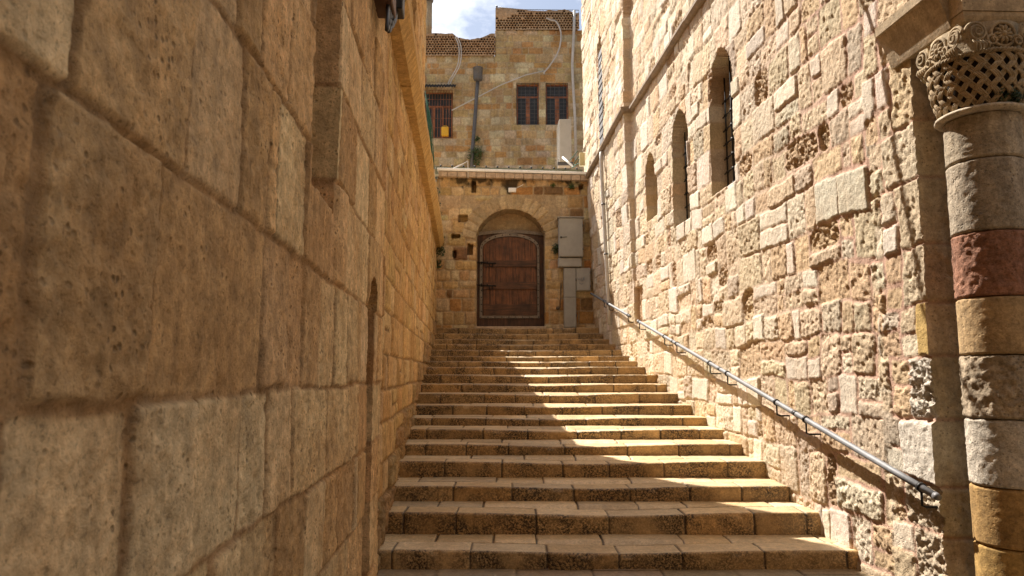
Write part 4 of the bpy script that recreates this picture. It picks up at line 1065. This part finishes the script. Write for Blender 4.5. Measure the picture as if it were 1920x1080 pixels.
hs = MB(); hs.tube(spline([bat(x, y, -0.14) for x, y in ((1024, 34), (1033, 38), (1043, 41), (1051, 58), (1051, 80), (1044, 103), (1030, 124), (1021, 135), (1021, 139))]), 0.032, 8)
tag(hs.build('hose', M['hose']), 'curved white hose dropping from the right pierced parapet to the conduit', 'hose')
hs = MB()
for dx in (0, 4): hs.tube(spline([bat(x + dx, y, -0.14) for x, y in ((853, 69), (859, 82), (861, 100), (858, 122), (849, 140), (842, 152), (839, 163))]), 0.022, 8)
tag(hs.build('hose', M['hose']), 'pair of pale hoses dropping from the left parapet to the awning', 'hose')
ch = thing('chimney', 'round stone chimney with a dark cap at the left end of the house', 'chimney', bat(800, 62, 0.6))
mb = MB(); p = bat(803, 66, 0.6); q = bat(803, 4, 0.6); mb.lathe(tuple(p), [(0.15, -0.3), (0.15, 0.3), (0.165, 0.34), (0.15, 0.38), (0.15, q.z - p.z)], 18, noise=0.03, seed=3); mb.build('shaft', M['carved'], ch)
mb = MB(); mb.lathe(tuple(q), [(0.15, 0), (0.22, 0.03), (0.23, 0.1), (0.1, 0.2), (0.01, 0.24)], 18); mb.build('cap', M['greydark'], ch); own(ch)

# terrace behind the coping
te = MB(); a, b_ = at(818, 322, YD + 0.6), at(1095, 322, YD + 0.6); te.box((0.1, 0.5 * (YD + 0.6 + YB), zt_d + 0.02), (5.6, YB - YD - 0.6, 0.1)); tag(te.build('terrace', M['tile']), kind='structure')
gs = MB(); nn = 50; a, b_ = at(816, 312, YD + 0.8), at(1092, 318, YD + 0.8)
fl = [Vector((a.x + (b_.x - a.x) * k / nn, YD + 0.8, a.z + (b_.z - a.z) * k / nn + 0.012 * math.sin(k * 2.2))) for k in range(nn + 1)]
gs.strip(fl, [p + Vector((0, 0.03, -0.22)) for p in fl], (0, 0.03, 0)); tag(gs.build('screen_sheet', M['green_sheet']), 'long grey green metal sheet lying behind the white coping', 'metal sheet')
for k in range(13): bl = MB(); p = a.lerp(b_, (k + 0.5) / 13); bl.ball(p + Vector((0, -0.01, 0.02)), 0.03, n=6); bl.build('bolt', M['black'], bpy.data.objects['screen_sheet'])
# thin bent pipe on the coping
bp = MB(); bp.tube([at(848, 317, YD - 0.1), at(877, 302, YD - 0.12), at(878, 333, YD - 0.16)], 0.017, 6); tag(bp.build('bent_pipe', M['hose']), 'thin bent pipe standing on the left part of the coping', 'pipe')
# air conditioner
YA = YD + 1.6
ac = thing('air_conditioner', 'beige outdoor air conditioner unit seen side on below the right window', 'air conditioner', at(1059, 303, YA))
a, b_ = at(1049, 302, YA), at(1071, 223, YA)
mb = MB(); mb.box((0.5 * (a.x + b_.x), YA + 0.45, 0.5 * (a.z + b_.z)), (b_.x - a.x, 0.9, b_.z - a.z), bev=0.015); mb.build('casing', M['aircon'], ac)
mb = MB(); mb.box((a.x - 0.006, YA + 0.45, 0.5 * (a.z + b_.z)), (0.02, 0.8, b_.z - a.z - 0.12), bev=0.005)
for k in range(16): mb.box((a.x - 0.02, YA + 0.45, a.z + 0.1 + k * (b_.z - a.z - 0.2) / 15), (0.015, 0.7, 0.012))
mb.build('fan_grille', M['grey2'], ac)
for yy in (0.1, 0.8): mb = MB(); mb.box((0.5 * (a.x + b_.x), YA + yy, a.z - 0.05), (b_.x - a.x + 0.1, 0.06, 0.1)); mb.build('foot', M['greydark'], ac)
own(ac)
mt_ = thing('meter_box', 'cream plastic meter box with loose wires on the far sunlit wall', 'meter box', at(1092, 308, 18.6))
a, b_ = at(1087, 309, 18.7), at(1097, 285, 18.7)
mb = MB(); mb.box((0.5 * (a.x + b_.x), 18.8, 0.5 * (a.z + b_.z)), (b_.x - a.x, 0.16, b_.z - a.z), bev=0.02); mb.build('case', M['cream'], mt_)
mb = MB()
for (x0, y0, x1, y1, x2, y2) in ((1088, 290, 1080, 300, 1074, 312), (1088, 305, 1082, 308, 1076, 309), (1083, 283, 1076, 292, 1068, 300), (1086, 298, 1079, 310, 1072, 315)):
    mb.tube(spline([at(x0, y0, 18.8), at(x1, y1, 18.9), at(x2, y2, 19.0)], 5), 0.012, 5)
mb.build('wire', M['net'], mt_); own(mt_)
st_ = MB(); st_.tube([at(1055, 295, 19.9), at(1074, 312, 19.5)], 0.03, 6); tag(st_.build('white_pipe', M['white']), 'short white pipe slanting down from under the air conditioner', 'pipe')

# ------------------------------------------------------------------ plants
def leaves(name, spots, n, size, mat, label, cat_, seed, stems=True):
    rg = random.Random(seed); t = thing(name, label, cat_, spots[0][0])
    mb = MB()
    for (c, rad, k) in spots:
        sm = MB()
        for _ in range(int(n * k)):
            d = Vector((rg.gauss(0, 1), rg.gauss(0, 1), rg.gauss(0, 1))).normalized() * rad * rg.random() ** 0.5
            p = c + Vector((d.x, d.y * 0.6, d.z)); s = size * rg.uniform(0.6, 1.3)
            a = Vector((rg.gauss(0, 1), rg.gauss(0, 1), rg.gauss(0, 0.6))).normalized(); b = a.orthogonal().normalized(); nn_ = a.cross(b)
            mb.add([p - a * s * 0.5, p + b * s * 0.32 + nn_ * s * 0.1, p + a * s * 0.6, p - b * s * 0.32 + nn_ * s * 0.1], [(0, 1, 2), (0, 2, 3)])
        if stems:
            for _ in range(1):
                e = c + Vector((rg.gauss(0, 0.5), rg.gauss(0, 0.3), rg.gauss(0, 0.5))) * rad; sm.tube([c + Vector((0, 0.05, -rad * 0.3)), c.lerp(e, 0.5) + Vector((0, 0, 0.03)), e], 0.008, 4)
            sm.build('stem', M['stem'], t)
    mb.build('foliage', mat, t)
    own(t); return t
leaves('climbing_plant', [(bat(893, 262, -0.15), 0.16, 0.5), (bat(896, 285, -0.15), 0.3, 1.2), (bat(884, 290, -0.15), 0.24, 0.7), (bat(893, 300, -0.15), 0.26, 0.8)], 130, 0.09, M['leaf'], 'small green climbing plant at the foot of the dark drainpipe', 'plant', 1)
leaves('wall_plant', [(at(1037, 347, YD - 0.05), 0.07, 1)], 40, 0.05, M['leaf'], 'small green tuft under the coping, left of the other tuft', 'plant', 2, False)
leaves('wall_plant', [(at(1072, 350, YD - 0.05), 0.1, 1)], 60, 0.06, M['leaf'], 'green tuft growing under the right end of the coping', 'plant', 3, False)
leaves('wall_plant', [(at(1043, 467, YD - 0.08), 0.14, 1)], 90, 0.07, M['leafdark'], 'dark green tuft left of the large grey cabinet', 'plant', 4)
leaves('wall_plant', [(at(823, 456, YD - 0.2), 0.15, 1), (at(821, 495, YD - 0.2), 0.13, 0.8)], 120, 0.07, M['leafdark'], 'dark green wall plant in the left corner beside the door', 'plant', 5)
leaves('capital_plant', [(Vector((cx + 0.0, cy - 0.25, zc0 + 0.06)), 0.075, 1), (Vector((cx + 0.06, cy - 0.26, zc0 + 0.04)), 0.06, 0.8)], 240, 0.03, M['leafdark'], 'small green plant rooted in the basket weave capital', 'plant', 6)
vine_sp = []
for k in range(11):
    py = 250 + k * 22; px = 801 + (py - 250) * 0.088
    vine_sp.append((at(px + (4 if k > 4 else 1), py, 18.7), 0.16 if k > 3 else 0.1, 0.8))
leaves('hanging_vine', vine_sp, 110, 0.08, M['leafdark'], 'dark vine hanging down the left end of the coping wall', 'vine', 7)
nt2 = MB(); rg = random.Random(3)
for k in range(9):
    x = 797 + k * 1.0
    nt2.tube([at(x + 0.0, 170 + k * 5, 18.2), at(x + 5, 240, 18.3) + Vector((0.03 * rg.random(), 0, 0)), at(x + 9, 315, 18.5)], 0.01, 5)
for k in range(18):
    t = k / 17; nt2.tube([at(796 + 8 * t, 180 + 130 * t, 18.2), at(804 + 9 * t, 176 + 136 * t, 18.3)], 0.006, 4)
tag(nt2.build('garden_netting', M['net']), 'green netting hanging by the end of the ochre wall', 'netting')
# ------------------------------------------------------------------ fittings on the left wall
jb = thing('junction_box', 'brown junction box with black cable loops high on the left wall', 'junction box', wallpt(LA, NL, 7.9, 3.9, 0.05))
def lp_(px, py, off): u, v = onw(px, py, LA + off); return wallpt(LA, NL, u, v, off)
mb = MB(); a = lp_(733, 0, 0.12); mb.box(a + Vector((-0.06, 0, 0.2)), (0.16, 0.4, 0.5), rz=B, bev=0.012); mb.build('case', M['brown'], jb)
mb = MB(); a = lp_(749, 2, 0.14); mb.box(a + Vector((-0.04, 0.1, 0.12)), (0.12, 0.2, 0.36), rz=B, bev=0.012); mb.build('relay_box', M['black'], jb)
mb = MB()
for (x0, y0, x1, y1, x2, y2) in ((727, 10, 725, 55, 735, 18), (728, 12, 729, 58, 738, 20), (733, 15, 738, 42, 744, 16), (730, 15, 734, 50, 742, 18)):
    mb.tube(spline([lp_(x0, y0, 0.1), lp_(0.5 * (x0 + x1), 0.5 * (y0 + y1) + 6, 0.12), lp_(x1, y1, 0.12), lp_(0.5 * (x2 + x1), 0.5 * (y2 + y1) + 6, 0.12), lp_(x2, y2, 0.1)], 8), 0.016, 6)
mb.build('cable', M['black'], jb); own(jb)
lcb = MB(); lcb.tube(spline([lp_(758, -10, 0.03), lp_(760, 20, 0.03), lp_(767, 45, 0.03), lp_(769, 62, 0.03), lp_(764, 73, 0.04), lp_(758, 73, 0.06)], 8), 0.012, 6)
tag(lcb.build('loose_cable', M['black']), 'thin dark cable loop hanging on the ochre wall above its string course', 'cable')
# overhead cable: above the picture, its shadow falls over the corner and the column
SH = [(1628, 40), (1665, 200), (1690, 350), (1716, 480), (1742, 600)]
oc = MB(); pts = []
def lift(p): return p + SDIR * (max(1.5, (0.565 * p.y - p.z) / (SDIR.z - 0.565 * SDIR.y)) + 0.12)
for (x, y) in SH: u, v = onw(x, y, RA); pts.append(lift(wallpt(RA, NR, u, v, 0.02)))
for (x, y) in ((1800, 765), (1838, 900)): pts.append(lift(at(x, y, 4.87)))
pts.append(wallpt(LA, NL, 9.7, 6.3, 0.0))
pts = [wallpt(RA, NR, 6.7, 5.0, 0.0)] + pts
oc.tube(spline(pts, 8), 0.022, 6)
tag(oc.build('overhead_cable', M['black']), 'dark cable strung over the alley that shadows the wall corner', 'cable')
# drain grate in the paving
dg = MB(); a = at(1485, 1078, 6.15); dg.box((a.x, 6.05, GZ + 0.004), (0.55, 0.3, 0.02))
for k in range(9): dg.box((a.x - 0.24 + k * 0.06, 6.05, GZ + 0.016), (0.02, 0.26, 0.012))
tag(dg.build('drain_grate', M['iron']), 'black iron drain grate in the paving at the foot of the stairs', 'drain grate')
